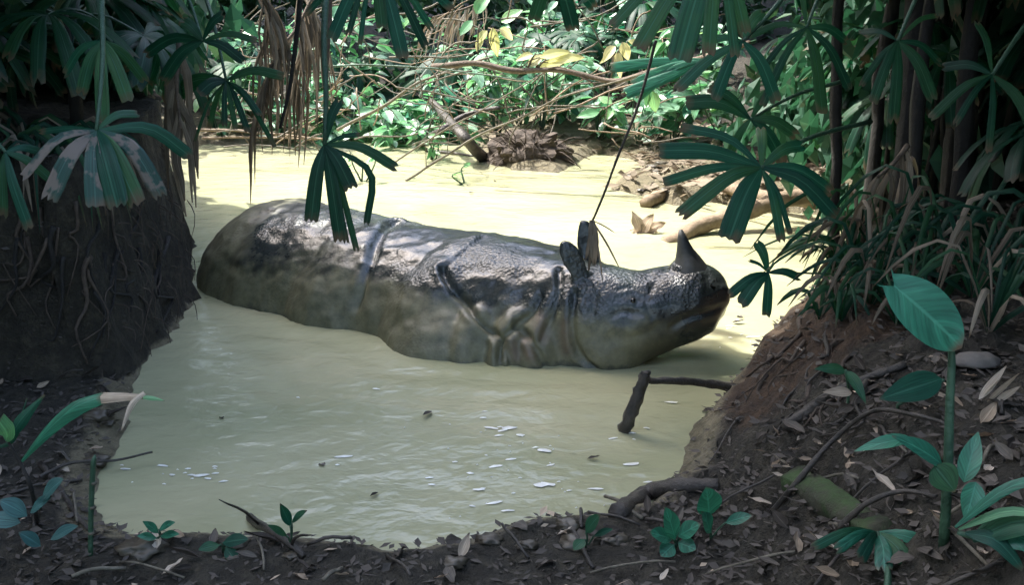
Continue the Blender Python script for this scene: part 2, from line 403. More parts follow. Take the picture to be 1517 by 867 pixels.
for j in range(ny):
    for i in range(nx):
        x, y, z, d, dl = GX[j, i], GY[j, i], GZ[j, i], GD[j, i], GL[j, i]
        near = abs(x) < 4.5 and 1 < y < 13.5
        if near and d > -0.5:
            v = Vector((x, y, z))
            a = noise.fractal(v*2.2, 1.0, 2.0, 4); b = noise.fractal(v*7.5 + Vector((5, 1, 0)), 0.9, 2.1, 4)
            edge = min(1, max(0, d)/0.06) if d >= 0 else 0
            if d < 0:
                z += 0.02*b
            else:
                amp = 0.35 + 0.65*min(1, d/0.35)
                z += edge*(0.035*a + 0.04*b)*amp*(1.5 if x > .6 and y < 7 else 1)
                if .5 < x < 2 and 3.2 < y < 6.5:
                    cc = noise.fractal(v*16 + Vector((9, 2, 0)), .8, 2.1, 3); rg = abs(noise.noise(Vector((x*6, y*6, z*6)))); z += edge*(0.028*cc + .06*(.3 - rg)); x += edge*.03*cc; y += edge*.04*noise.noise(v*9)
                z = max(z, 0.012 + 0.03*edge*abs(b))
            if -0.4 < dl < 0.05 and d > -0.05:      # crumbly face of the high bank
                x += 0.05*a + 0.045*b; y += 0.04*b + 0.07*noise.noise(v*4 + Vector((3, 7, 2))) + 0.015*b
        V.append((x, y, z))
        clay = float(sm(0.6, 1.0, x)*(1 - sm(1.25, 1.75, x))*sm(3.4, 3.8, y)*(1 - sm(4.7, 5.1, y)))*1.0
        clay = max(clay, 0.3*float(1 - sm(0.0, 0.9, abs(dl))) if dl < 0 and d > 0 else 0)
        wet = float(1 - sm(0.0, 0.22, d)) * (0.95 if y < 8 else 1.0)
        if y > 7.8 and d > 0: wet = max(wet, float(1 - sm(0.3, 1.3, d)))
        if dl < 0.02: wet *= 0.1
        soil.append((clay, wet, 0, 1))
Fc = [(j*nx+i, j*nx+i+1, (j+1)*nx+i+1, (j+1)*nx+i) for j in range(ny-1) for i in range(nx-1)]
ground = mk('ground', V, Fc, M['soil']); tag(ground, kind='structure', label='dark forest soil and muddy banks around the pool', cat='ground')
ca = ground.data.color_attributes.new('soil', 'FLOAT_COLOR', 'POINT'); ca.data.foreach_set('color', np.array(soil, 'f').ravel())
gverts = V; GB = BVHTree.FromPolygons([Vector(v) for v in V], Fc)
def gz(x, y):
    r = GB.ray_cast(Vector((x, y, 20)), Vector((0, 0, -1))); return r[0].z if r[0] else 0.0
def onground(px, py):
    """the point of the ground (or water level) seen at a photo pixel"""
    r = ray(px, py).normalized(); h = GB.ray_cast(CAM, r)
    w = PZ(px, py, 0)
    if h[0] is None or (h[0].z < 0): return w
    return h[0]

# water sheet, only where the basin is
wx = np.arange(-3.8, 3.81, 0.05); wy = np.arange(2.6, 12.6, 0.05)
WX, WY = np.meshgrid(wx, wy); WD = signed(pond, WX, WY)
V = [(a, b, 0.0) for a, b in zip(WX.ravel(), WY.ravel())]; nw = len(wx)
Fc = []
for j in range(len(wy)-1):
    for i in range(nw-1):
        if min(WD[j, i], WD[j, i+1], WD[j+1, i], WD[j+1, i+1]) < 0.05: Fc.append((j*nw+i, j*nw+i+1, (j+1)*nw+i+1, (j+1)*nw+i))
bm = bmesh.new()
bv = [bm.verts.new(v) for v in V]
for f in Fc: bm.faces.new([bv[k] for k in f])
bmesh.ops.delete(bm, geom=[v for v in bm.verts if not v.link_faces], context='VERTS')
me = bpy.data.meshes.new('water'); bm.to_mesh(me); bm.free(); me.materials.append(M['water'])
water = link('water', me); tag(water, kind='structure', label='still muddy yellow water of the forest pool', cat='water')

# ------------------------------------------------------------------ the rhinoceros lying in the pool
AX = Vector((-0.364, 5.57, 0)); DR = Vector((0.83, -0.557, 0)).normalized(); NR = Vector((-DR.y*-1, 0, 0))
NR = Vector((DR.y, -DR.x, 0))            # towards the viewer's side
def bp(t, n=0.0, z=0.0): return AX + DR*t + NR*n + Vector((0, 0, z))
RB = bmesh.new()
def add_loft(rings, seg=28):
    """rings: (centre, half width, top, bottom, exponent)"""
    n = len(rings); vs_ = []
    for i, (c, hw, zt, zb, ex) in enumerate(rings):
        a = rings[max(i-1, 0)][0]; b = rings[min(i+1, n-1)][0]
        t = Vector((b[0]-a[0], b[1]-a[1], 0)).normalized(); s = Vector((t.y, -t.x, 0))
        zc = zb + (zt-zb)*0.42; row = []
        for k in range(seg):
            an = 2*pi*k/seg; cx, sz = cos(an), sin(an)
            u = math.copysign(abs(cx)**(2/ex), cx); w = math.copysign(abs(sz)**(2/ex), sz)
            z = zc + w*((zt-zc) if w > 0 else (zc-zb))
            row.append(RB.verts.new((c[0]+s.x*u*hw, c[1]+s.y*u*hw, z)))
        vs_.append(row)
    for i in range(n-1):
        for k in range(seg):
            k2 = (k+1) % seg
            RB.faces.new((vs_[i][k], vs_[i][k2], vs_[i+1][k2], vs_[i+1][k]))
    RB.faces.new(vs_[0][::-1]); RB.faces.new(vs_[-1])
def add_ell(c, r, rot=None, seg=24):
    mt = Matrix.Translation(c) @ (rot.to_4x4() if rot else Matrix.Identity(4)) @ Matrix.Diagonal((*r, 1))
    bmesh.ops.create_uvsphere(RB, u_segments=seg, v_segments=seg//2, radius=1.0, matrix=mt)
RZ = Matrix.Rotation(math.atan2(DR.y, DR.x), 3, 'Z')
body = [(bp(-1.76), .05, .04, -.2, 2), (bp(-1.73), .15, .10, -.35, 2), (bp(-1.64), .28, .21, -.5, 2.1), (bp(-1.48), .40, .32, -.55, 2.2), (bp(-1.28), .50, .41, -.57, 2.2),
        (bp(-1.02), .585, .445, -.57, 2.2), (bp(-.72), .56, .44, -.57, 2.2), (bp(-.45), .55, .425, -.57, 2.2), (bp(-.1), .56, .425, -.56, 2.2),
        (bp(.2), .56, .43, -.55, 2.2), (bp(.45), .52, .435, -.5, 2.2), (bp(.66), .45, .43, -.42, 2.2), (bp(.8, .0), .38, .41, -.35, 2.2)]
add_loft(body)
# rump plate, flank, shoulder plate and splayed upper arm, neck folds and jowl
add_ell(bp(-1.13, -.02, -.08), (.55, .57, .535), RZ)
add_ell(bp(-.42, 0.02, -.08), (.52, .60, .515), RZ)
add_ell(bp(.22, 0.03, -.08), (.42, .61, .525), RZ)
add_ell(bp(.30, .36, -.16), (.36, .36, .40), RZ)
add_ell(bp(.24, -.36, -.16), (.36, .34, .40), RZ)
add_ell(bp(.52, .30, -.10), (.17, .34, .36), RZ)
add_ell(bp(.70, .24, -.09), (.14, .34, .36), RZ)
add_ell(bp(.60, .02, .05), (.24, .42, .37), RZ)
add_ell(bp(.84, .18, -.06), (.13, .32, .34), RZ)
# head
hd = [((.12, 5.22), .36, .42, -.30, 2.2), ((.28, 5.05), .32, .425, -.28, 2.2), ((.40, 4.95), .275, .42, -.20, 2.2), ((.50, 4.91), .24, .412, -.12, 2.2), ((.60, 4.89), .215, .405, -.04, 2.3),
      ((.70, 4.88), .195, .425, .02, 2.3), ((.78, 4.875), .185, .445, .06, 2.3), ((.86, 4.87), .175, .45, .09, 2.4), ((.93, 4.87), .15, .435, .13, 2.2),
      ((.965, 4.87), .12, .41, .20, 2.1), ((.988, 4.87), .09, .375, .25, 2), ((1.0, 4.87), .06, .33, .27, 2)]
add_loft([(Vector((*c, 0)), w, a, b, e) for c, w, a, b, e in hd])
add_ell(Vector((.44, 4.83, .06)), (.19, .17, .20))                # cheek
add_ell(Vector((.44, 5.02, .06)), (.19, .15, .20))
add_ell(Vector((.56, 4.84, .14)), (.14, .13, .13))
add_ell(Vector((.60, 4.745, .27)), (.075, .04, .045))            # brow
add_ell(Vector((.60, 5.02, .27)), (.075, .04, .045))
add_ell(Vector((.81, 4.87, .42)), (.085, .09, .06))           # boss under the horn
add_ell(Vector((.94, 4.785, .32)), (.06, .045, .07))             # nostril wings
add_ell(Vector((.94, 4.955, .32)), (.06, .045, .07))
add_ell(PD(712, 352, 5.5), (.05, .04, .03)); add_ell(PD(592, 330, 5.85), (.05, .04, .03))
add_ell(PD(1070, 456, 4.83), (.018, .035, .05)); add_ell(PD(1060, 444, 4.83), (.04, .06, .04))
# ears: near and far, leaf shaped
def ear(base, tip, wid, th, face):
    base, tip = Vector(base), Vector(tip); d = (tip-base); L = d.length; d.normalize()
    s = d.cross(face).normalized(); f = s.cross(d).normalized()
    n = 9; seg = 12; rows = []
    for i in range(n):
        t = i/(n-1); w = wid*max(.3 if t > .5 else .62, (max(0, 1 - ((t-.52)/.5)**2))**.5)
        row = []
        for k in range(seg):
            an = 2*pi*k/seg
            cup = 0.028*sin(pi*t)*(cos(an)**2)
            row.append(RB.verts.new(base + d*(L*t) + s*(w*cos(an)) + f*(th*sin(an) + cup)))
        rows.append(row)
    for i in range(n-1):
        for k in range(seg): RB.faces.new((rows[i][k], rows[i][(k+1) % seg], rows[i+1][(k+1) % seg], rows[i+1][k]))
    RB.faces.new(rows[0][::-1]); RB.faces.new(rows[-1])
ear(PD(869, 428, 4.86), PD(834, 358, 4.88), .053, .024, Vector((.25, -1, .1)))
ear(PD(877, 408, 5.08), PD(864, 324, 5.10), .056, .024, Vector((.15, -1, .1)))
bmesh.ops.recalc_face_normals(RB, faces=RB.faces)
tmp = bpy.data.meshes.new('tmp'); RB.to_mesh(tmp); RB.free()
to = bpy.data.objects.new('tmp', tmp); COL.objects.link(to)
md = to.modifiers.new('r', 'REMESH'); md.mode = 'VOXEL'; md.voxel_size = 0.0125
ms = to.modifiers.new('s', 'SMOOTH'); ms.factor = 0.5; ms.iterations = 5
dg = bpy.context.evaluated_depsgraph_get(); dg.update()
rme = bpy.data.meshes.new_from_object(to.evaluated_get(dg))
bpy.data.objects.remove(to); bpy.data.meshes.remove(tmp)
nv = len(rme.vertices); co = np.empty(nv*3, 'f'); rme.vertices.foreach_get('co', co); co = co.reshape(-1, 3).astype(float)
no = np.empty(nv*3, 'f'); rme.vertex_normals.foreach_get('vector', no); no = no.reshape(-1, 3).astype(float)
polys = [tuple(p.vertices) for p in rme.polygons]
RBVH = BVHTree.FromPolygons([Vector(c) for c in co], polys)
def skin_at(px, py):
    r = RBVH.ray_cast(CAM, ray(px, py).normalized()); return r[0]
def seg_dist(pts, P):
    best = np.full(len(P), 9.0); side = np.zeros(len(P))
    for a, b in zip(pts[:-1], pts[1:]):
        a, b = np.array(a), np.array(b); e = b-a
        t = np.clip(((P-a)@e)/(e@e+1e-9), 0, 1); q = P-a-t[:, None]*e
        d = np.linalg.norm(q, axis=1)
        m = d < best; best = np.where(m, d, best)
        e2 = np.cross(e, [0, -1, 0]); side = np.where(m, np.sign(q@e2), side)
    return best, side
crease = np.zeros(nv); pinkm = np.zeros(nv)
folds = [  # photo-pixel course, depth, width, lip height on the + side
    ([(655, 396), (664, 418), (690, 452), (714, 478), (738, 503), (742, 530)], .040, .018, .020),
    ([(715, 352), (690, 372), (668, 388), (655, 400)], .012, .018, .006),
    ([(738, 503), (757, 490), (772, 478), (790, 462), (800, 440)], .030, .018, .016),
    ([(766, 480), (786, 505), (800, 528), (812, 548)], .035, .018, .016),
    ([(828, 400), (826, 440), (815, 475), (803, 505)], .022, .018, .014),
    ([(600, 318), (575, 335), (556, 360), (548, 388), (538, 420), (528, 455)], .028, .030, .016),
    ([(850, 432), (847, 470), (850, 505), (862, 532), (884, 550)], .034, .016, .020),
    ([(742, 548), (738, 520), (745, 505)], .03, .016, .01),
    ([(760, 552), (755, 530), (748, 512)], .025, .014, .01),
    ([(905, 470), (925, 462), (950, 468)], .010, .012, .006),
    ([(915, 430), (935, 425), (955, 432)], .010, .010, .006),
    ([(990, 392), (975, 410), (965, 430)], .010, .014, .004),
    ([(1068, 456), (1045, 464), (1015, 472), (995, 486)], .026, .010, .004),
    ([(870, 420), (880, 440), (876, 470)], .012, .016, .006),
    ([(985, 398), (1010, 404), (1040, 398)], .010, .010, .004), ([(1042, 392), (1048, 410), (1046, 432)], .008, .010, .003),
    ([(1030, 420), (1022, 440), (1020, 462)], .006, .010, .002), ([(960, 400), (966, 420), (958, 445), (962, 470)], .010, .012, .004),
    ([(975, 480), (960, 492), (935, 500)], .008, .010, .003), ([(1072, 432), (1062, 444), (1052, 452)], .010, .008, .002),
    ([(930, 462), (938, 466), (950, 462)], .010, .008, .006), ([(926, 440), (938, 436), (950, 442)], .008, .008, .005),
]
for px, dep, wd, lip in folds:
    pts = [skin_at(*p) for p in spline([Vector((a, b, 0)) for a, b in px], 24) for p in [(p.x, p.y)]]
    pts = [p for p in pts if p is not None]
    if len(pts) < 2: continue
    d, s = seg_dist(pts, co)
    wd *= .8; dep *= 1.05; lip *= .4
    crease -= dep*np.exp(-(d/wd)**2)
    crease += lip*np.exp(-((d-2.2*wd)/(1.3*wd))**2)*(s > 0)
for px in ([(800, 470), (805, 500)], [(778, 505), (785, 530)], [(835, 480), (838, 520)], [(760, 510), (765, 530)]):
    pts = [p for p in (skin_at(*q) for q in px) if p is not None]
    if len(pts) > 1:
        d, s = seg_dist(pts, co); pinkm = np.maximum(pinkm, 0.45*np.exp(-(d/.03)**2))
fb = np.array([0.010*noise.fractal(Vector(c)*6, 1.0, 2.0, 3) + 0.005*noise.noise(Vector(c)*22) for c in co])
headw = sm(.55, .7, co[:, 0]); tt0 = (co - np.array(AX))@np.array(DR)
co2 = co + no*(crease + fb*(1-.5*headw))[:, None]
ed = np.empty(len(rme.edges)*2, 'i'); rme.edges.foreach_get('vertices', ed); ed = ed.reshape(-1, 2)
deg = np.bincount(ed.ravel(), minlength=nv).astype(float)[:, None]
for it in range(3):
    acc = np.zeros_like(co2); np.add.at(acc, ed[:, 0], co2[ed[:, 1]]); np.add.at(acc, ed[:, 1], co2[ed[:, 0]])
    k = 0.5 if it < 2 else (0.5*(sm(.62, .72, co[:, 0])))[:, None].clip(0, .5)
    co2 = co2 + (acc/np.maximum(deg, 1) - co2)*k
rme.vertices.foreach_set('co', co2.astype('f').ravel()); rme.update()
rme.polygons.foreach_set('use_smooth', [True]*len(rme.polygons))
rme.materials.clear(); rme.materials.append(M['hide']); rme.name = 'body'
tt = (co - np.array(AX))@np.array(DR); zz = co[:, 2]
mud = 0.22 + 0.52*(1 - sm(.05, .36, zz)) + 0.5*(1 - sm(-1.45, -.8, tt))*sm(.2, .3, zz) + 0.25*sm(-.6, -.2, tt)*(1 - sm(.2, .4, tt))*(1 - sm(.1, .35, zz))
mud = mud*(1 - 0.7*sm(.6, .85, co[:, 0])) - 0.15*sm(-.4, .2, tt)*sm(.2, .35, zz)
mud -= 0.25*(1 - sm(.0, .05, zz)); mud = mud + 0.16*(1 - sm(-1.3, -1.0, tt))
bpatch = np.array([0.30 + 0.9*float(sm(-.1, .35, noise.fractal(Vector(c)*2.6 + Vector((4, 2, 0)), 1, 2, 3))) for c in co])
ca = rme.color_attributes.new('mud', 'FLOAT_COLOR', 'POINT')
ca.data.foreach_set('color', np.stack([mud, pinkm, .34*bpatch*(1 - .6*sm(.3, .5, mud)), 1 - .55*sm(.5, .72, co[:, 0])], 1).astype('f').ravel())
rhino = empty('rhinoceros', bp(-.3, 0, -.56))
tag(rhino, 'large grey one-horned rhinoceros lying half submerged in the muddy pool', 'rhinoceros')
body_o = link('body', rme, rhino)
# horn: low cone curving back, slightly rough
hb = Vector((.812, 4.868, .43)); hpts = spline([hb + Vector((.005, 0, -.03)), hb + Vector((-.006, 0, .035)), hb + Vector((-.022, 0, .09)), hb + Vector((-.044, 0, .18))], 9)
hr = [.102, .088, .074, .061, .05, .04, .031, .021, .009]
hv, hf = tube(hpts, hr, 18, 0.03); mk('horn', hv, hf, M['horn'], rhino)
e = skin_at(938, 447)
eb = bmesh.new(); bmesh.ops.create_uvsphere(eb, u_segments=14, v_segments=10, radius=.014, matrix=Matrix.Translation(e + Vector((0, .009, 0))))
me = bpy.data.meshes.new('eye'); eb.to_mesh(me); eb.free(); me.materials.append(M['eye']); link('eye', me, rhino)
e = skin_at(1056, 426)
if e:
    eb = bmesh.new(); bmesh.ops.create_uvsphere(eb, u_segments=12, v_segments=8, radius=1, matrix=Matrix.Translation(e + Vector((0, .011, 0))) @ Matrix.Rotation(.6, 4, 'Y') @ Matrix.Diagonal((.016, .015, .007, 1)))
    me = bpy.data.meshes.new('nostril'); eb.to_mesh(me); eb.free(); me.materials.append(M['nostril']); link('nostril', me, rhino)

# ripples spreading from the body over the water sheet
wv = water.data.vertices; RB2 = BVHTree.FromPolygons([Vector(c) for c in co2], polys)
for v in wv:
    p = v.co
    if -2.9 < p.x < 2.0 and 3.2 < p.y < 7.6:
        r = RB2.find_nearest(Vector((p.x, p.y, 0)), 1.3)
        if r[0] is not None:
            d = r[3]; n0 = noise.noise(Vector((p.x*1.3, p.y*1.3, 0)))
            p.z = 0.0075*math.sin(d*26 + 3*n0)*math.exp(-d*1.9)*(0.6 + 0.8*abs(n0)) + 0.006*math.exp(-d*14)
    if 2.6 < p.y < 8: p.z += 0.0035*noise.noise(Vector((p.x*2.2, p.y*5.5, 3)))
water.data.polygons.foreach_set('use_smooth', [True]*len(water.data.polygons)); water.data.update()

# ------------------------------------------------------------------ leaf clouds, trees that shade the place
def leafcloud(centre, rad, n, size, clumps=14, flat=0.5, rnd=None, hang=0.0):
    """many separate leaf faces gathered in clumps inside an ellipsoid"""
    rnd = rnd or random; V, Fc = [], []
    cl = []
    for _ in range(clumps):
        while True:
            p = Vector((rnd.uniform(-1, 1), rnd.uniform(-1, 1), rnd.uniform(-1, 1)))
            if p.length < 1: break
        cl.append(Vector((p.x*rad[0], p.y*rad[1], p.z*rad[2])))
    cr = 1.15*(rad[0]*rad[1]*rad[2]/clumps)**(1/3) + 0.08
    for _ in range(n):
        c = rnd.choice(cl)
        p = Vector(centre) + c + Vector((rnd.gauss(0, .5), rnd.gauss(0, .5), rnd.gauss(0, .42)))*cr
        d = Vector((rnd.uniform(-1, 1), rnd.uniform(-1, 1), rnd.uniform(-1, .6) - hang)).normalized()
        nn = Vector((rnd.gauss(0, flat), rnd.gauss(0, flat), 1)); s = d.cross(nn)
        if s.length < 1e-3: continue
        s.normalize(); u = s.cross(d); L = size*rnd.uniform(.6, 1.35); w = L*rnd.uniform(.2, .32); b = len(V)
        V += [p, p + d*L*.45 + s*w - u*0.04*L, p + d*L*.5 + u*0.07*L, p + d*L - u*.12*L, p + d*L*.45 - s*w - u*0.04*L]
        Fc += [(b, b+1, b+2), (b+1, b+3, b+2), (b, b+2, b+4), (b+4, b+2, b+3)]
    return V, Fc
def make_tree(base, fork, centre, rad, n, size, label, clumps=26, group=None, seed=1):
    rnd = random.Random(seed); base, fork, centre = Vector(base), Vector(fork), Vector(centre)
    root = empty('forest_tree', base); tag(root, label, 'tree', group)
    v, f = tube(wobble(spline([base - Vector((0, 0, .3)), base.lerp(fork, .5) + Vector((.12, .1, 0)), fork], 14), .08, 1.1, seed), [0.24 - 0.10*i/13 for i in range(14)], 10, .25)
    mk('trunk', v, f, M['bark'], root)
    for k in range(5):
        a = 2*pi*k/5 + seed; e = centre + Vector((cos(a)*rad[0]*.75, sin(a)*rad[1]*.75, rnd.uniform(-.3, .5)*rad[2]))
        v, f = tube(wobble(spline([fork - Vector((0, 0, .1)), fork.lerp(e, .5) + Vector((0, 0, .35)), e], 9), .08, 1.3, k), [.10 - .075*i/8 for i in range(9)], 7)
        mk('limb', v, f, M['bark'], root)
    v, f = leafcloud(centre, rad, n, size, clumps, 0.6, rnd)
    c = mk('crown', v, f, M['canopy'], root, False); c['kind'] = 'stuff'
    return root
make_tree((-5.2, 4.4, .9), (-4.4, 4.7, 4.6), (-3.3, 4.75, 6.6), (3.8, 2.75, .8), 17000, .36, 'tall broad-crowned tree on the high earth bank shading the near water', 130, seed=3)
make_tree((5.6, 4.0, .5), (4.0, 4.4, 2.3), (3.1, 4.7, 3.0), (2.2, 3.4, .6), 10000, .32, 'unseen low tree spread over the clay bank to shade it', 90, seed=5)  # out of view, crown sized to shade the clay bank
make_tree((5.2, 11.0, .6), (3.6, 10.2, 2.3), (2.1, 9.7, 3.2), (1.5, 1.9, .5), 5500, .32, 'unseen low tree added to shade one end of the far bank', 50, seed=6)  # added above the view to keep sun off this end of the bank
make_tree((4.6, 5.6, .6), (3.6, 5.1, 2.1), (2.65, 4.7, 2.45), (1.15, 1.25, .28), 5000, .26, 'unseen small tree added as a roof to darken the palm clump', 50, seed=15)  # added just above the view to block skylight from the clump
make_tree((-4.9, 5.4, .9), (-3.8, 5.0, 2.2), (-2.65, 4.6, 2.55), (1.25, 1.4, .28), 6000, .26, 'unseen small tree added as a roof to darken the high earth bank', 50, seed=16)  # likewise added out of view, holds skylight off the high bank
make_tree((-6.0, 8.2, 1.0), (-5.0, 7.2, 3.4), (-4.4, 6.2, 3.3), (1.6, 2.6, .6), 8500, .32, 'unseen leaning tree set over the high earth bank to shade it', 70, seed=9)  # out of view, dense crown placed to keep the bank dark
for k, (x, y, h) in enumerate([(-13, 2, 7), (-14, 11, 7), (-10, 20, 8), (-4, 21, 9), (2, 20, 8), (8, 19, 9), (12, 12, 9), (12, 5, 8), (9, -3, 8), (2, -7, 9), (-6, -7, 9), (-11, -5, 8)]):
    zb = gz(x, y)
    make_tree((x, y, zb), (x*.98, y*.98, zb + h*.5), (x, y, zb + h*.62), (3.6, 3.6, h*.40), 1500, .75, 'tall forest tree standing in the ring of jungle around the pool', 26, 'forest trees around the pool', 20 + k)

# ------------------------------------------------------------------ leaf meshes shared by many plants
def lm(name, mat, L, Wd, **k):
    v, f = leafshape(L, Wd, **k); return meshdata(name, v, f, M[mat])
LEAF = {k: [lm('leaf', k, .19, .085, curl=.18), lm('leaf', k, .17, .095, curl=.35, fold=.35), lm('leaf', k, .22, .075, curl=.3, wavy=.04), lm('leaf', k, .15, .08, curl=.1, fold=.15)] for k in ('broad', 'light', 'yellow', 'teal', 'pale')}
DEAD = [lm('dead_leaf', 'deadbrown', .13, .055, curl=-.25, fold=.5, wavy=.09), lm('dead_leaf', 'deadbrown', .11, .06, curl=.35, fold=.3, wavy=.12), lm('dead_leaf', 'deadbrown', .16, .05, curl=-.15, fold=.7, wavy=.06), lm('dead_leaf', 'deadpale', .12, .05, curl=-.3, fold=.5, wavy=.1)]

def shrub(base, h, spread, nstem, nleaf, kind, label, group, seed, lean=Vector((0, 0, 0)), size=1.0, name='leafy_shrub', mat='green_stem', low=.25):
    rnd = random.Random(seed); base = Vector(base); root = empty(name, base); tag(root, label, 'shrub', group)
    stems = []
    for k in range(nstem):
        a = rnd.uniform(0, 2*pi); s = rnd.uniform(.3, 1)*spread
        top = base + Vector((cos(a)*s, sin(a)*s, h*rnd.uniform(.65, 1.05))) + lean*rnd.uniform(.6, 1.2)
        mid = base.lerp(top, .5) + Vector((rnd.uniform(-.1, .1), rnd.uniform(-.1, .1), .08*h))
        pts = wobble(spline([base - Vector((0, 0, .05)), mid, top], 9), .04, 4, seed + k); stems.append(pts)
        v, f = tube(pts, [.009 - .006*i/8 for i in range(9)], 5); mk('stem', v, f, M[mat], root)
    for k in range(nleaf):
        pts = rnd.choice(stems); i = low + (1-low)*rnd.random()**.8; u = i*(len(pts)-1); q = int(min(u, len(pts)-2)); p = pts[q].lerp(pts[q+1], u - q)
        a = rnd.uniform(0, 2*pi); d = Vector((cos(a), sin(a), rnd.uniform(-.7, .5)))
        kk = kind if isinstance(kind, str) else rnd.choice(kind)
        p = p + d*rnd.uniform(0, .05)
        up = Vector((rnd.gauss(0, .4) - .25, rnd.gauss(0, .4) - .2, 1))
        link('leaf', rnd.choice(LEAF[kk]), root, aim(p, d, up, size*rnd.uniform(.65, 1.35)))
    return root

# fan palm fronds: hub at the origin, blade along +Y, facing +Z
def fan_leaflets(seed, n=11, R=.36, spread=125, mat='palm', w=.034):
    rnd = random.Random(seed); out = []
    for k in range(n):
        a = radians(-spread + 2*spread*k/(n-1) + rnd.uniform(-5, 5)); L = R*rnd.uniform(.8, 1.08)*(1 - .18*abs(a)/radians(spread))
        d = Vector((sin(a), cos(a), 0)); dr = rnd.uniform(.25, .75)
        pts = [d*(L*t) + Vector((0, 0, .10*L*sin(pi*t*.8) - dr*L*t**2.2)) for t in (0, .18, .36, .54, .72, .88, 1)]
        ws = [.003, w*.35, w*.62, w*.85, w, w*1.02, w*.95]
        random.seed(seed*31 + k)
        v, f = ribbon(pts, [x*rnd.uniform(.92, 1.08) for x in ws], Vector((0, 0, 1)), 2, .16, .022)
        out.append(meshdata('leaflet', v, f, M[mat]))
    return out
FANS = [fan_leaflets(1), fan_leaflets(2, 9, .40, 110, w=.04), fan_leaflets(3, 13, .33, 140, w=.026)]
def frond(root, hub, out, up, s, petiole, variant, mat='green_stem'):
    v, f = tube(petiole, [.009*s**.5 - .004*i/(len(petiole)-1) for i in range(len(petiole))], 5)
    fr = mk('frond', v, f, M[mat], root)
    m = aim(hub, out, up, s)
    for me in FANS[variant]: link('leaflet', me, fr, m)
    return fr
def fan_palm(base, stem_h, nfr, pet, s, label, group, seed, az=(0, 2*pi), stem_r=.03, tilt=(-.5, .5), lean=Vector((0, 0, 0))):
    rnd = random.Random(seed); base = Vector(base); root = empty('fan_palm', base); tag(root, label, 'palm', group)
    top = base + Vector((0, 0, stem_h)) + lean
    pts = wobble(spline([base - Vector((0, 0, .15)), base.lerp(top, .5) + lean*.1, top], 12), .03, 2.5, seed)
    v, f = tube(pts, [stem_r*(1.25 - .4*i/11) for i in range(12)], 8, .35); mk('stem', v, f, M['bark'], root)
    for k in range(nfr):
        a = az[0] + (az[1]-az[0])*(k + rnd.uniform(.1, .9))/nfr; t = rnd.uniform(*tilt); P = pet*rnd.uniform(.65, 1.2)
        o = Vector((cos(a)*cos(t), sin(a)*cos(t), sin(t)))
        st = top - (top - base)*rnd.uniform(0, .25)
        hub = st + o*P + Vector((0, 0, -.08*P)); mid = st + o*P*.5 + Vector((0, 0, .10*P))
        d = (hub - mid).normalized() + Vector((0, 0, -rnd.uniform(.1, .6)))
        frond(root, hub, d, Vector((0, 0, 1)) + o*.3, s*rnd.uniform(.8, 1.2), spline([st, mid, hub], 6), rnd.randrange(3))
    return root

# high earth bank palms
LP = 'fan palms crowded on the high earth bank'; LPl = 'dark green fan palm growing on top of the high earth bank'
for k, (x, y, sh, n) in enumerate([(-2.7, 4.9, .35, 5), (-2.1, 5.3, .6, 6), (-3.0, 5.3, .7, 6), (-2.4, 6.1, .5, 7), (-3.1, 6.6, .5, 8), (-2.9, 7.9, .4, 8), (-3.6, 7.4, .8, 8), (-3.4, 5.9, .9, 8)]):
    fan_palm((x, y, gz(x, y)), sh, n, .5, 1.05, LPl, LP, 40 + k, tilt=(-.25, .6))
# clay bank palms with taller stems
RP = 'palm clump on the clay bank'; RPl = 'dark slender-stemmed fan palm in the clump on the clay bank'
for k, (x, y, sh, r) in enumerate([(1.80, 4.95, 2.1, .055), (1.98, 4.75, 1.9, .035), (2.1, 5.2, 2.2, .045), (2.3, 4.7, 1.5, .05), (2.5, 5.1, 2.3, .04), (1.62, 5.3, 1.7, .025), (2.2, 4.35, 1.2, .03), (2.75, 4.7, 1.6, .04), (2.6, 5.9, 1.8, .04), (2.2, 6.3, 1.6, .03), (3.0, 6.6, 1.9, .04), (2.7, 7.4, 1.7, .03), (3.3, 5.6, 1.4, .04)]):
    fan_palm((x, y, gz(x, y)), sh + .55, 9, .45, 1.05, RPl, RP, 60 + k, stem_r=r, tilt=(-.6, .4), lean=Vector((random.uniform(-.25, .1), random.uniform(-.1, .1), 0)))
for k, (x, y, sh) in enumerate([(2.35, 5.6, .7), (2.9, 5.3, .6), (2.25, 6.1, .6), (2.75, 6.3, .6), (2.5, 7.0, .5), (3.1, 7.2, .6), (2.55, 4.2, .25)]):
    fan_palm((x, y, gz(x, y)), sh, 9, .5, 1.0, 'low stemless-looking fan palm filling the shade of the clay bank', 'low fan palms on the clay bank', 90 + k, tilt=(.1, .9))
for k in range(16):
    x, y = random.uniform(1.75, 3.2), random.uniform(4.55, 5.9); b = Vector((x, y, gz(x, y) - .05)); t = b + Vector((random.uniform(-.35, .25), random.uniform(-.2, .3), 2.6))
    limb_v, limb_f = tube(wobble(spline([b, b.lerp(t, .5), t], 12), .04, 2.2, k), [random.uniform(.012, .04)]*12, 7, .3)
    o = mk('bare_palm_stem', limb_v, limb_f, M['bark']); tag(o, 'bare dark stem rising between the palms of the palm clump', 'stem', 'bare stems in the palm clump')
for k, (c, r, n, sz) in enumerate([((2.75, 5.9, 1.35), (.75, .5, .75), 1500, .2), ((2.2, 7.0, 1.0), (.5, .9, .7), 1100, .18), ((-2.6, 6.9, 1.7), (.6, .9, .5), 1200, .2)]):
    v, f = leafcloud(c, r, n, sz, 24, 1.2, None, 1.0); o = mk('undergrowth', v, f, M['palm'], None, False); tag(o, 'dark hanging foliage tangled between the palm stems', 'undergrowth', kind='stuff')
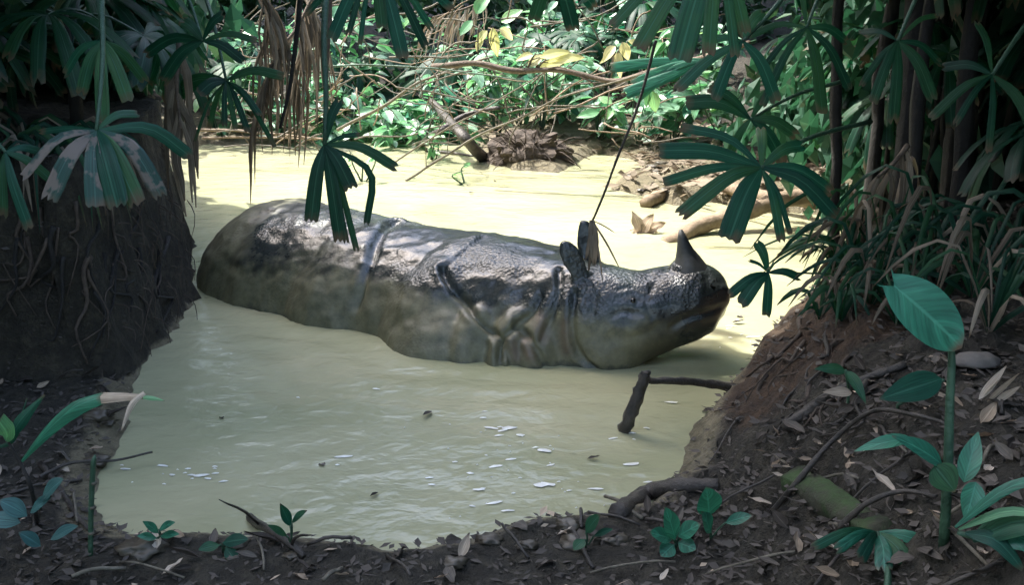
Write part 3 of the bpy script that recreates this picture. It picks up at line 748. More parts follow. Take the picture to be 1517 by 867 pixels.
# palms on the far bank
for k, (x, y, s) in enumerate([(-2.5, 11.9, 1.3), (-1.2, 12.8, 1.4), (.9, 12.4, 1.4), (-3.6, 12.5, 1.3), (3.2, 10.4, 1.2)]):
    fan_palm((x, y, gz(x, y)), .5, 9, .7, s, 'sunlit fan palm at the back of the far bank', 'fan palms on the far bank', 120 + k, tilt=(-.1, .8))

# ------------------------------------------------------------------ undergrowth that reads as one mass
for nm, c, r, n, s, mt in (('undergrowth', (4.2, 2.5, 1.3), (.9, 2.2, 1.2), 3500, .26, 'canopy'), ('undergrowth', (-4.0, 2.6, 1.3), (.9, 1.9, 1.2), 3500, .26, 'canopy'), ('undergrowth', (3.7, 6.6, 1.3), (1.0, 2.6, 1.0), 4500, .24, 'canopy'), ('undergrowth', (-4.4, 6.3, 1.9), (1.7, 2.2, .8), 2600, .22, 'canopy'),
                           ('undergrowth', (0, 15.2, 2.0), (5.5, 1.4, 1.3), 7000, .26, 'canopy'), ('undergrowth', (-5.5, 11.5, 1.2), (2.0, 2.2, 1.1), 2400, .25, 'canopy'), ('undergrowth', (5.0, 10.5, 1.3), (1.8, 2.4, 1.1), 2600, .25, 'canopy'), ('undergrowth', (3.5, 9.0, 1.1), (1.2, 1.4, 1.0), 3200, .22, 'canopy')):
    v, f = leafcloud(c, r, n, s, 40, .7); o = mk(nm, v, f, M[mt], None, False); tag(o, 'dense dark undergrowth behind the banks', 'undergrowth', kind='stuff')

# ------------------------------------------------------------------ far bank shrubs
FS = 'leafy shrubs on the far bank'
rs = random.Random(5)
spots = [(-1.45, 10.9), (-1.9, 11.25), (-.95, 10.95), (-.55, 11.1), (-.15, 11.0), (.3, 10.9), (-1.2, 11.5), (-2.1, 12.1), (-.2, 12.2), (.75, 11.5), (-1.6, 12.2), (.6, 12.9), (-2.9, 11.0), (-2.3, 11.1), (-1.75, 11.0), (-1.0, 11.2), (-2.6, 11.3), (-2.1, 11.8), (-1.6, 11.4), (-1.2, 11.9), (-.8, 11.5), (-.35, 11.6), (.1, 11.4), (.5, 11.2), (.85, 10.8), (1.2, 10.4), (-1.9, 12.5), (-.6, 12.6), (.4, 12.4), (1.0, 11.8), (1.6, 11.4), (1.5, 10.2), (1.9, 9.8), (-2.9, 12.3), (0, 13.1), (1.3, 12.7), (-1.3, 13.2), (2.2, 12.0)]
for k, (x, y) in enumerate(spots):
    kd = [('broad', 'pale', 'light'), ('broad', 'pale'), ('light', 'broad'), ('broad', 'teal', 'pale')][k % 4]
    shrub((x, y, gz(x, y)), rs.uniform(.55, 1.0) + (.35 if y > 12 else 0), .42, 7, 62, kd, ['sunlit shrub with mixed mid and light green glossy leaves on the far bank', 'sunlit shrub with mint and mid green glossy leaves on the far bank', 'bright shrub with mostly light green leaves on the far bank', 'blue-green leaved shrub on the far bank'][k % 4], FS, 200 + k, size=rs.uniform(.8, 1.25), low=.15)
shrub(PZ(585, 215) + Vector((0, .1, 0)), .42, .25, 5, 30, ('light', 'broad'), 'bright leafy sprig standing in the water near the far bank', None, 301, size=.75)
shrub(PZ(640, 235), .32, .22, 5, 26, ('light',), 'fine light green sprig beside the leaning branch in the water', None, 302, size=.5)
shrub(PZ(535, 268), .30, .12, 3, 9, ('light',), 'pale thin sprig rising from the water behind the rhinoceros', None, 303, size=.5)
shrub(PZ(690, 272), .14, .06, 2, 4, ('light',), 'tiny two-leaved sprout standing in the open water', None, 304, size=.5)
# yellow leaf clusters hanging over the far branch
def leaf_cluster(name, base, tips, leaf, label, cat, mat='twig', r=.004, size=1.0, group=None, leafname='leaf'):
    root = empty(name, base); tag(root, label, cat, group)
    for (t, d, s) in tips:
        t = Vector(t); v, f = tube(spline([Vector(base), Vector(base).lerp(t, .5) + Vector((0, 0, .03)), t], 5), r, 5); mk('stalk', v, f, M[mat], root)
        link(leafname, random.choice(LEAF[leaf]) if isinstance(leaf, str) else leaf, root, aim(t, Vector(d), Vector((-.2, -.8, .6)), s*size))
    return root
yb = PD(905, 115, 8.7)
leaf_cluster('yellow_sprig', yb, [(PD(915, 75, 8.7), (.1, -.2, -1), 1.0), (PD(922, 62, 8.7), (.35, -.2, -.9), .9), (PD(912, 68, 8.65), (-.7, -.2, -.6), .9), (PD(930, 60, 8.7), (.9, -.1, -.2), .7), (PD(908, 80, 8.7), (-.8, 0, -.4), .6)], 'yellow', 'pale yellow leaf sprig standing on the far branch', 'sprig')
yb = PD(765, 108, 8.8)
leaf_cluster('yellow_sprig', yb, [(PD(795, 105, 8.8), (1, 0, .45), 1.3), (PD(812, 92, 8.8), (1, 0, .3), 1.4), (PD(800, 85, 8.8), (1, 0, .35), 1.2), (PD(790, 80, 8.8), (-.8, 0, -.2), .8), (PD(782, 98, 8.8), (.9, 0, .7), 1.1)], 'yellow', 'yellow-green leaf sprig arching over the thick end of the far branch', 'sprig')
yb = PD(725, 75, 10.2)
leaf_cluster('yellow_sprig', yb, [(PD(730, 40, 10.2), (.1, 0, -1), 1.3), (PD(722, 45, 10.2), (-.7, 0, -.7), 1.1), (PD(740, 42, 10.2), (.8, 0, -.5), 1.0), (PD(716, 55, 10.2), (-.6, 0, -.8), .9)], 'yellow', 'cream leaf cluster among the far shrubs', 'sprig')
yb = PD(705, 30, 10); leaf_cluster('pale_sprig', yb, [(PD(705, 20, 10), (.5, -.2, .9), 1.4), (PD(742, 32, 10), (.8, -.2, .5), 1.5), (PD(700, 30, 10), (-.6, -.2, -.6), 1.2)], 'light', 'sprig of large pale leaves above the cream cluster', 'sprig')
yb = PD(968, 110, 7.6); leaf_cluster('hanging_leaf', yb, [(PD(967, 135, 7.6), (.15, -.2, -1), .9), (PD(964, 128, 7.6), (-.3, -.2, -1), .7)], 'light', 'single pale leaf hanging below the thin end of the far branch', 'leaf')
yb = PD(900, 165, 8.6); leaf_cluster('bright_green_leaf', yb, [(PD(888, 166, 8.6), (-1, -.2, -.1), 1.0)], 'light', 'single bright green leaf lying on the dark far bank', 'leaf')

# ------------------------------------------------------------------ branches and logs
def limb(name, pts, r, label, cat, mat='branch', wob=.02, n=None, group=None, rough=.25, seed=0, side=0, taper=.55, seg=8):
    pts = wobble(spline(pts, n or max(8, 5*len(pts))), wob, 2.6, seed); m = len(pts)
    root = empty(name, pts[0]); tag(root, label, cat, group)
    v, f = tube(pts, [r*(1 - (1-taper)*i/(m-1)) for i in range(m)], seg, rough); mk('wood', v, f, M[mat], root)
    rnd = random.Random(seed + 77)
    for k in range(side):
        i = rnd.randrange(2, m-2); d = (pts[i+1]-pts[i]).normalized(); q = Vector((rnd.uniform(-1, 1), rnd.uniform(-.5, .5), rnd.uniform(-.8, 1))); q = (q - d*q.dot(d)*.5).normalized()
        L = rnd.uniform(.12, .4); e = pts[i] + (d*.6 + q*.7)*L
        v, f = tube(wobble(spline([pts[i], pts[i].lerp(e, .5) + Vector((0, 0, .02)), e], 6), .015, 5, k), [r*.4, r*.36, r*.32, r*.28, r*.2, r*.1], 5); mk('twig', v, f, M[mat], root)
    return root
def px3(L): return [PD(a, b, y) for a, b, y in L]
limb('fallen_branch', px3([(640, 98, 9.0), (700, 92, 8.9), (760, 106, 8.8), (830, 104, 8.75), (905, 117, 8.6), (960, 106, 8.2), (1040, 84, 7.6), (1110, 62, 7.0)]), .026, 'thick brown fallen branch spanning the far bank above the roots', 'branch', side=7, seed=1)
limb('fallen_branch', px3([(500, 192, 10.2), (570, 157, 9.9), (609, 128, 9.7), (657, 107, 9.6), (730, 84, 9.5)]), .016, 'grey forked branch rising from the far shore among the glossy leaves', 'branch', mat='twig', side=4, seed=2)
limb('green_branch', px3([(486, 97, 9.0), (560, 98, 9.0), (640, 100, 8.9), (700, 109, 8.8), (775, 118, 8.7)]), .009, 'thin green stem stretched level across the far leaves', 'branch', mat='green_stem', side=2, seed=3)
limb('leaning_branch', [PZ(601, 268, 0)] + px3([(690, 214, 9.0), (760, 178, 8.8), (830, 146, 8.6), (920, 120, 8.3), (1000, 96, 8.0)]), .011, 'long thin branch leaning from the open water up over the root clump', 'branch', mat='twig', side=5, seed=4)
limb('leaning_branch', px3([(585, 240, 9.6), (660, 190, 9.2), (720, 160, 9.0), (800, 110, 8.9)]), .008, 'thin dark branch crossing under the grey forked branch', 'branch', mat='twig', side=3, seed=5)
limb('pale_stick', px3([(285, 192, 10.6), (360, 196, 10.6), (430, 200, 10.5), (486, 206, 10.4)]), .016, 'long pale stick lying level along the far shore', 'stick', mat='pale_log', side=5, seed=6)
limb('pale_stick', px3([(300, 204, 10.7), (380, 203, 10.6), (450, 207, 10.5), (480, 204, 10.4)]), .012, 'thin pale stick lying just below the long one on the far shore', 'stick', mat='pale_log', side=4, seed=7)
limb('dark_log', [PZ(718, 236, .0), PD(690, 205, 9.7), PD(655, 168, 10.4), PD(640, 150, 10.8)], .06, 'dark wet log sloping into the water beside the root clump', 'log', mat='wet_wood', seed=8)
limb('dark_log', [PZ(622, 216, .0), PD(650, 196, 10.0), PD(690, 170, 10.2), PD(740, 160, 10.0)], .035, 'thinner dark log crossing behind the sloping one', 'log', mat='wet_wood', seed=9, side=2)
limb('dark_log', [PZ(632, 222, .01), PZ(680, 228, .02), PZ(722, 232, .03)], .016, 'thin dark stick floating at the foot of the root clump', 'stick', mat='wet_wood', seed=10)
limb('bare_log', [PZ(957, 302, .03), PD(985, 286, 8.4), PD(1010, 279, 8.4), PD(1055, 275, 8.4), PD(1126, 287, 8.0), PD(1210, 300, 7.6)], .05, 'pale bare log bent at its end lying on the muddy shore', 'log', mat='pale_log', seed=11, wob=.04, taper=1.1)
limb('bare_log', [PZ(985, 362, -.02), PD(1030, 338, 7.25), PD(1075, 321, 7.3), PD(1142, 303, 7.4), PD(1230, 290, 7.5)], .055, 'thick pale log sloping into the water behind the horn', 'log', mat='pale_log', seed=12, wob=.03, taper=1.15)
limb('bent_stick', [PZ(926, 648, -.05), PD(930, 632, 4.0), PD(942, 600, 4.0), PD(953, 566, 4.0), PD(957, 555, 4.0)], .026, 'bent dark stick standing in the water before the rhinoceros', 'stick', mat='wet_wood', seed=13, wob=.012, taper=.85, rough=.6)
limb('horizontal_stick', px3([(958, 561, 4.03), (1010, 561, 4.12), (1060, 568, 4.2), (1110, 578, 4.25), (1165, 592, 4.3)]), .012, 'rough dark stick reaching from the clay bank to the bent stick', 'stick', mat='wet_wood', seed=14, wob=.02, taper=2.0, rough=.6)
def ground_limb(name, px, r, label, cat, mat, seed, lift=.3, **k):
    pts = [onground(*p) + Vector((0, 0, r*lift)) for p in px]
    return limb(name, pts, r, label, cat, mat, seed=seed, **k)
ground_limb('wet_log', [(912, 768), (955, 738), (1005, 724), (1065, 726)], .034, 'dark wet log stranded on the near shore', 'log', 'wet_wood', 15, 0.4, wob=.012, rough=.45, taper=.8)
ground_limb('mossy_log', [(1178, 712), (1215, 735), (1260, 762), (1310, 790)], .05, 'short green mossy log sunk in the leaf litter', 'log', 'moss_log', 16, -.05, wob=.012, rough=.5, taper=.9)
limb('thin_branch', [onground(1142, 765) + Vector((0, 0, .01)), onground(1185, 728) + Vector((0, 0, .05)), onground(1233, 690) + Vector((0, 0, .09)), onground(1287, 655) + Vector((0, 0, .1)), onground(1347, 645) + Vector((0, 0, .06)), onground(1400, 640) + Vector((0, 0, .02))], .010, 'thin arched branch lying over the mossy log', 'branch', 'wet_wood', seed=17, wob=.008)
limb('thin_branch', [onground(1240, 790) + Vector((0, 0, .01)), onground(1287, 765) + Vector((0, 0, .04)), onground(1337, 754) + Vector((0, 0, .05)), onground(1385, 752) + Vector((0, 0, .03))], .009, 'thin curved branch on the litter before the big-leaved plant', 'branch', 'wet_wood', seed=18, wob=.008)
ground_limb('fallen_branch', [(1165, 640), (1215, 605), (1270, 575), (1340, 545)], .022, 'grey half buried branch across the slope of the clay bank', 'branch', 'wet_wood', 19, .5, wob=.015)
limb('thin_stick', [onground(60, 715) + Vector((0, 0, .02)), onground(110, 697) + Vector((0, 0, .03)), PZ(170, 682, .05), PZ(226, 670, .06)], .007, 'thin dark stick poking from the dark mud over the water', 'stick', 'wet_wood', seed=20, wob=.006)
ground_limb('thin_stick', [(60, 690), (100, 740), (140, 790)], .012, 'grey stick lying on the mud beside the green shoot', 'stick', 'wet_wood', 21)
ground_limb('thin_stick', [(370, 770), (410, 800), (450, 830)], .016, 'dark stick sloping down the near shore beside the small weed', 'stick', 'wet_wood', 22, .5, side=3)
ground_limb('thin_stick', [(820, 765), (850, 800), (880, 845)], .010, 'thin stick on the near shore among wet leaves', 'stick', 'wet_wood', 23, .5)
ground_limb('thin_stick', [(1385, 770), (1420, 800), (1470, 850)], .007, 'pale straight stick in front of the big-leaved plant', 'stick', 'twig', 24, 1.0, wob=.002)
# tangle of thin twigs along the far bank
for k in range(190):
    a = PD(rs.uniform(300, 1010), rs.uniform(20, 225) if k < 110 else rs.uniform(110, 230), rs.uniform(9.4, 11.6))
    if a.z < .05: a.z = rs.uniform(.05, .3)
    an = rs.uniform(-.5, .9) if rs.random() < .6 else rs.uniform(.8, 2.2); L = rs.uniform(.35, 1.1) if k < 110 else rs.uniform(.2, .7)
    b = a + Vector((cos(an)*L, rs.uniform(-.2, .2), sin(an)*L*.7)); b.z = max(b.z, .03)
    pts = wobble(spline([a, a.lerp(b, .5) + Vector((0, 0, rs.uniform(-.08, .1))), b], 9), .05, 3, k)
    v, f = tube(pts, [rs.uniform(.004, .009)]*9, 5); o = mk('bare_twig', v, f, M['twig' if k % 3 else 'pale_log'])
    tag(o, 'thin bare twig in the tangle over the far shore', 'twig', 'twigs tangled on the far bank')
# clump of roots
cpt = PZ(785, 246); root = empty('root_clump', cpt); tag(root, 'dark uprooted root clump standing at the far waterline', 'roots')
rbm = bmesh.new(); bmesh.ops.create_icosphere(rbm, subdivisions=4, radius=1)
for v in rbm.verts:
    c = v.co.copy(); v.co = Vector((c.x*.36, c.y*.25, c.z*.22))*(1 + .35*noise.fractal(c*2.5, 1, 2, 4)) + cpt + Vector((0, .15, .06))
me = bpy.data.meshes.new('root_ball'); rbm.to_mesh(me); rbm.free(); me.materials.append(M['root']); link('root_ball', me, root)
for k in range(46):
    a = rs.uniform(0, 2*pi); el = rs.uniform(-.3, 1.2); d = Vector((cos(a)*cos(el), -abs(sin(a))*cos(el)*.8, sin(el)))
    p = cpt + Vector((0, .1, .1)) + Vector((d.x*.3, d.y*.2, d.z*.15)); e = p + d*rs.uniform(.1, .3) + Vector((0, 0, -rs.uniform(0, .15))); e.z = max(e.z, .0)
    v, f = tube(wobble(spline([p - d*.1, p + d*.05, e], 7), .04, 5, k), [.009, .008, .007, .006, .005, .004, .003], 5); mk('root', v, f, M['root'], root)

# ------------------------------------------------------------------ fronds seen singly against the pool
def hero_frond(name, hub, y, leaflets, petiole, label, mats=('palm_near',), pr=.008, curl=.04):
    """leaflets: (tip px, tip py, width px, distance change[, bend x, bend y])"""
    hubp = PD(hub[0], hub[1], y); pet = spline([PD(*p) for p in petiole], 10)
    root = empty('fan_palm_leaf', pet[0]); tag(root, label, 'palm leaf')
    v, f = tube(pet, [pr*(1.3 - .5*i/9) for i in range(10)], 6); fr = mk('stalk', v, f, M['green_stem'], root)
    s = scale_at(y, hubp.z)
    for k, lf in enumerate(leaflets):
        tx, ty, w, dy = lf[:4]; tip = PD(tx, ty, y + dy)
        if len(lf) > 5: mid = PD(lf[4], lf[5], y + dy*.6)
        else: mid = hubp.lerp(tip, .5) + Vector((0, -.01, curl*(tip - hubp).length/.3))
        pts = spline([hubp, mid, tip], 8); hw = w*s*.52
        ws = [hw*q for q in (.16, .5, .72, .86, .95, 1.0, 1.02, .95)]
        nrm = Vector((.2*((k % 3) - 1), -.92, .4))
        v, f = ribbon(pts, ws, nrm, 3 if w > 20 else 2, .13, .012 if w > 8 else .006)
        mk('leaflet', v, f, M[mats[k % len(mats)]], fr)
    return root
hero_frond('left', (143, 193), 3.6, [(34, 262, 15, -.1, 85, 205), (72, 295, 27, -.12), (142, 305, 29, -.15), (174, 305, 35, -.16), (203, 302, 28, -.14), (238, 290, 24, -.05, 196, 220), (281, 231, 20, .1, 220, 190), (205, 168, 14, .15), (60, 195, 10, .2, 100, 190)],
           [(150, -10, 3.9), (152, 90, 3.75), (143, 193, 3.6)], 'drooping fan palm leaf with dead pale patches before the high earth bank', ('patch', 'patch', 'patch', 'palm_near', 'palm_near', 'patch', 'palm_near', 'palm_near', 'palm_near'))
hero_frond('', (152, 60), 3.9, [(152, 178, 22, -.1), (190, 150, 20, -.1), (120, 140, 18, 0), (215, 120, 16, .1), (95, 110, 14, .1)], [(140, -40, 4.0), (146, 0, 3.95), (152, 60, 3.9)], 'dark fan palm leaf hanging above the patched one')
hero_frond('', (8, 225), 3.7, [(42, 338, 17, -.1, 18, 270), (80, 270, 14, .05), (5, 320, 14, 0), (62, 225, 12, .1)], [(-60, 120, 3.9), (-20, 190, 3.8), (8, 225, 3.7)], 'fan palm leaf with one long drooping leaflet at the edge of the high earth bank')
hero_frond('', (335, 119), 5.0, [(418, 112, 14, 0, 375, 104), (400, 105, 10, .1), (295, 138, 18, -.1), (252, 146, 26, .1), (367, 195, 9, -.1), (385, 170, 9, -.1), (407, 217, 7, -.1), (349, 191, 8, -.1), (333, 186, 8, -.1), (288, 210, 5, -.1), (310, 190, 8, .0)],
           [(300, -20, 5.3), (318, 40, 5.1), (335, 119, 5.0)], 'dark fan palm leaf spreading over the shoreline by the high earth bank', ('palm',))
hero_frond('', (300, 60), 4.8, [(240, 120, 22, 0), (360, 90, 14, 0), (270, 30, 18, 0), (330, 20, 14, 0), (215, 80, 18, .1), (380, 60, 10, 0)], [(250, -60, 5.0), (280, 0, 4.9), (300, 60, 4.8)], 'dark fan palm leaf high above the shoreline by the high earth bank', ('palm',))
hero_frond('', (481, 214), 4.3, [(503, 147, 15, .05), (533, 199, 7, 0, 508, 202), (588, 249, 15, 0), (543, 330, 11, -.03, 548, 255), (521, 280, 21, -.06), (461, 328, 21, -.06), (504, 358, 21, -.08), (528, 370, 9, -.05), (516, 360, 4, -.05)],
           [(484, -30, 4.6), (480, 60, 4.45), (483, 140, 4.35), (481, 214, 4.3)], 'dark fan palm leaf hanging in front of the rhinoceros rump', ('palm',), .011)
hero_frond('', (556, -50), 4.2, [(490, 59, 20, -.05), (516, 51, 9, -.08), (533, 66, 7, -.05), (566, 40, 18, -.08), (597, 85, 20, -.08), (631, 69, 13, 0), (640, 43, 10, .05), (455, 19, 10, 0), (670, 13, 14, .1)], [(560, -160, 4.4), (556, -50, 4.2)], 'broad green fan palm leaf hanging down over the far leaves', ('palm_near', 'palm'))
hero_frond('', (1060, -70), 3.3, [(945, 72, 24, -.05), (1006, 88, 37, -.1), (1050, 81, 22, -.1), (905, 39, 17, 0), (1105, 50, 21, 0), (1090, 83, 16, -.05), (860, -2, 17, 0)], [(1080, -160, 3.5), (1060, -70, 3.3)], 'wide dark fan palm leaf hanging over the thin end of the far branch')
hero_frond('', (1100, 60), 3.9, [(1004, 131, 17, -.1, 1050, 88), (1036, 67, 12, 0), (1060, 147, 18, -.1), (1150, 149, 18, 0), (1130, 17, 17, .1)], [(1180, -30, 4.2), (1140, 20, 4.0), (1100, 60, 3.9)], 'dark fan palm leaf behind the widest one, its leaflets drooping over the pale logs')
hero_frond('', (1112, 176), 4.5, [(1016, 152, 22, 0), (1050, 130, 14, 0), (1180, 200, 18, 0), (1160, 240, 18, 0), (1080, 230, 12, 0), (1150, 130, 14, .1)], [(1250, 120, 4.9), (1180, 140, 4.7), (1112, 176, 4.5)], 'dark fan palm leaf just above the spreading blue-green one', ('palm',))
hero_frond('', (1128, 248), 4.2, [(977, 223, 25, 0, 1055, 225), (1009, 188, 14, .1, 1080, 205), (983, 270, 15, -.05, 1060, 248), (1008, 318, 22, -.1, 1080, 262), (1080, 354, 35, -.12), (1158, 356, 15, -.1), (1171, 347, 8, -.05), (1240, 322, 22, 0), (1232, 284, 20, .05), (1127, 190, 15, .1), (1190, 215, 18, .1)],
           [(1290, 180, 4.8), (1210, 200, 4.5), (1160, 225, 4.3), (1128, 248, 4.2)], 'spreading blue-green fan palm leaf in front of the pale logs', ('palm_near',), .009)
hero_frond('', (1138, 404), 4.2, [(1122, 360, 14, 0), (1184, 411, 12, 0), (1136, 467, 15, -.05), (1098, 451, 20, -.06), (1080, 438, 14, -.05), (1110, 386, 5, 0), (1147, 388, 4, 0)],
           [(1330, 430, 4.6), (1260, 408, 4.4), (1200, 405, 4.3), (1138, 404, 4.2)], 'small fan palm leaf reaching out over the water beyond the snout', ('palm_near',), .004)
hero_frond('', (1440, 385), 4.0, [(1355, 358, 10, 0), (1499, 339, 11, 0), (1390, 459, 12, -.1), (1459, 483, 11, -.1), (1517, 457, 11, -.05), (1325, 401, 8, 0), (1420, 315, 10, .1), (1458, 309, 11, .1)], [(1500, 250, 4.3), (1460, 320, 4.1), (1440, 385, 4.0)], 'dim fan palm leaf in the deep shade behind the big-leaved plant', ('palm',))
hero_frond('', (1300, 790), onground(1300, 800).y - .05, [(1205, 812, 14, -.1), (1240, 815, 16, -.1), (1275, 830, 20, -.12), (1310, 845, 24, -.12), (1345, 835, 24, -.1), (1385, 815, 20, -.05), (1250, 800, 10, 0)], [(1310, 900, onground(1310, 866).y - .1), (1315, 850, onground(1310, 850).y - .05), (1300, 790, onground(1300, 800).y - .05)], 'low green fan palm leaf at the foot of the litter slope', ('palm_near', 'teal'))
hero_frond('', (1195, 40), 4.4, [(1125, 108, 9, 0), (1129, 157, 12, -.1), (1219, 168, 19, -.1), (1258, 131, 13, 0), (1255, 61, 14, .05), (1111, 53, 10, .1), (1176, -43, 11, .1)], [(1260, -80, 4.8), (1220, -20, 4.5), (1195, 40, 4.4)], 'dark fan palm leaf before the tallest stems of the palm clump', ('palm',))
hero_frond('', (1330, 60), 4.0, [(1276, 126, 10, 0), (1293, 153, 15, -.1), (1324, 180, 19, -.1), (1382, 146, 18, -.05), (1394, 94, 11, .05), (1274, 47, 10, .1), (1388, 22, 8, .1)], [(1400, -90, 4.4), (1360, -10, 4.1), (1330, 60, 4.0)], 'black-green fan palm leaf high among the bare stems', ('palm',))
hero_frond('', (1470, 110), 3.7, [(1380, 174, 14, 0), (1414, 186, 10, -.1), (1465, 226, 12, -.1), (1541, 217, 18, -.05), (1397, 99, 15, .1), (1448, 33, 13, .1)], [(1560, -20, 4.1), (1510, 50, 3.8), (1470, 110, 3.7)], 'black-green fan palm leaf hanging above the dim one in deep shade', ('palm',))
hero_frond('', (820, -40), 5.0, [(790, 30, 20, 0), (850, 45, 22, 0), (880, 10, 18, 0), (760, 0, 16, 0), (920, -10, 16, 0)], [(840, -120, 5.2), (820, -40, 5.0)], 'dark fan palm leaf dipping into view above the yellow sprigs', ('palm',))
# sunlit palm leaf beyond the palm clump
hero_frond('', (1135, 166), 7.6, [(1245, 152, 9, 0), (1252, 163, 9, 0), (1255, 178, 9, 0), (1250, 195, 9, -.1), (1242, 215, 9, -.1), (1225, 232, 8, -.1)], [(1060, 200, 8.0), (1100, 180, 7.8), (1135, 166, 7.6)], 'sunlit striped palm leaf seen through the palm clump', ('light',))
hero_frond('', (1045, 88), 7.2, [(927, 138, 18, -.05, 985, 115), (935, 125, 14, 0, 990, 100), (905, 100, 16, .05, 970, 92), (945, 146, 12, 0)], [(1120, 60, 7.6), (1080, 72, 7.4), (1045, 88, 7.2)], 'pale blue-green palm leaf lying along the end of the far branch', ('teal',))

# ------------------------------------------------------------------ dead hanging fronds
def dead_frond(rachis, n, L, label, seed, mat='straw', side=1.0, name='dead_palm_frond', w=.012, fall=.9):
    rnd = random.Random(seed); R = spline([PD(*p) for p in rachis], 14); root = empty(name, R[0]); tag(root, label, 'dead frond')
    v, f = tube(R, [.012 - .006*i/13 for i in range(14)], 6); mk('rachis', v, f, M['branch'], root)
    for k in range(n):
        u = (k + rnd.random())/n*12.9; i = int(u); p = R[i].lerp(R[i+1], u-i); d = (R[i+1]-R[i]).normalized()
        l = L*rnd.uniform(.6, 1.1); sd = rnd.choice((-1, 1))
        e = p + d*l*.25 + Vector((sd*side*l*.25*rnd.random(), rnd.uniform(-.12, .12)*l, -l*fall))
        pts = wobble(spline([p, p.lerp(e, .45) + Vector((sd*.06*l, 0, .05*l)), e], 6), .02, 5, k + seed)
        v, f = ribbon(pts, [w*.4, w*.8, w, w*.9, w*.6, w*.15], Vector((rnd.uniform(-.8, .8), -1, .2)), 1, .3); mk('leaflet', v, f, M[mat], root)
    return root
dead_frond([(470, -20, 7.2), (440, 40, 7.1), (410, 80, 7.0), (385, 150, 7.0)], 34, .55, 'brown dead palm frond hanging beside the dark vine', 1)
dead_frond([(440, -30, 7.8), (460, 20, 7.6), (450, 70, 7.5), (435, 120, 7.5)], 30, .6, 'grey dead palm frond hanging behind the brown one', 2)
dead_frond([(370, -30, 7.0), (400, 10, 7.0), (395, 60, 7.0)], 22, .5, 'short dead palm frond high above the pale sticks of the far shore', 3)
dead_frond([(720, 0, 11.4), (680, 15, 11.3), (640, 25, 11.3)], 30, .45, 'grey dead frond with comb-like strips behind the far leaves', 4, 'deadpale')
dead_frond([(265, 60, 5.0), (262, 130, 4.95), (268, 190, 4.9)], 12, .45, 'withered brown frond hanging over the high earth bank edge', 5, w=.02)
dead_frond([(1345, 215, 4.5), (1325, 240, 4.45), (1300, 262, 4.4)], 7, .3, 'withered pale frond hanging in the palm clump', 6, 'straw', w=.014)
dead_frond([(1330, 420, 4.0), (1290, 440, 4.0), (1240, 470, 4.0)], 16, .38, 'withered grey frond drooping over the clay bank', 7, 'straw', w=.017)
dead_frond([(1400, 470, 3.9), (1360, 470, 3.9), (1310, 490, 3.9)], 14, .36, 'brown broken frond behind the big-leaved plant', 8, 'straw', w=.016)
dead_frond([(1260, 370, 5.0), (1262, 350, 5.0), (1258, 385, 4.95)], 16, .3, 'dark spidery frond at the waterline below the palm clump', 9, 'palm', w=.01, side=3)

# liana with a dead leaf over the ear
lp = px3([(972, 60, 4.75), (960, 105, 4.78), (938, 175, 4.8), (915, 232, 4.82), (895, 285, 4.84), (878, 326, 4.86)])
limb('hanging_liana', lp, .007, 'thin dark liana hanging down to the rhinoceros ear', 'liana', 'wet_wood', .008, seed=31, taper=.7)
hub = PD(877, 326, 4.84); root = empty('hanging_dead_leaf', hub); tag(root, 'tattered grey leaf hanging from the liana over the far ear', 'leaf')
for (x, y, w) in ((880, 392, 15), (868, 384, 7), (872, 402, 6), (917, 396, 3), (911, 345, 2), (893, 418, 3)):
    e = PD(x, y, 4.80); pts = spline([hub, hub.lerp(e, .5) + Vector((.004, -.02, .005)), e], 7); hw = w*.5*scale_at(4.8, .5)
    v, f = ribbon(pts, [hw*q for q in (.5, .85, 1, 1, .9, .75, .4)], Vector((.2, -1, .1)), 2, .2, .015); mk('strip', v, f, M['straw'], root)
# thin upright brown stem left of the hanging leaf
limb('hanging_vine', px3([(488, -30, 4.9), (486, 60, 4.9), (484, 120, 4.9), (483, 205, 4.8)]), .018, 'brown dry vine hanging beside the fan leaf before the rump', 'vine', 'branch', .01, seed=33, taper=.45)
limb('hanging_vine', px3([(445, -30, 5.2), (438, 60, 5.2), (430, 130, 5.2), (415, 190, 5.2)]), .014, 'dark thin vine hanging beside the brown dry one', 'vine', 'bark', .015, seed=34, taper=.5)

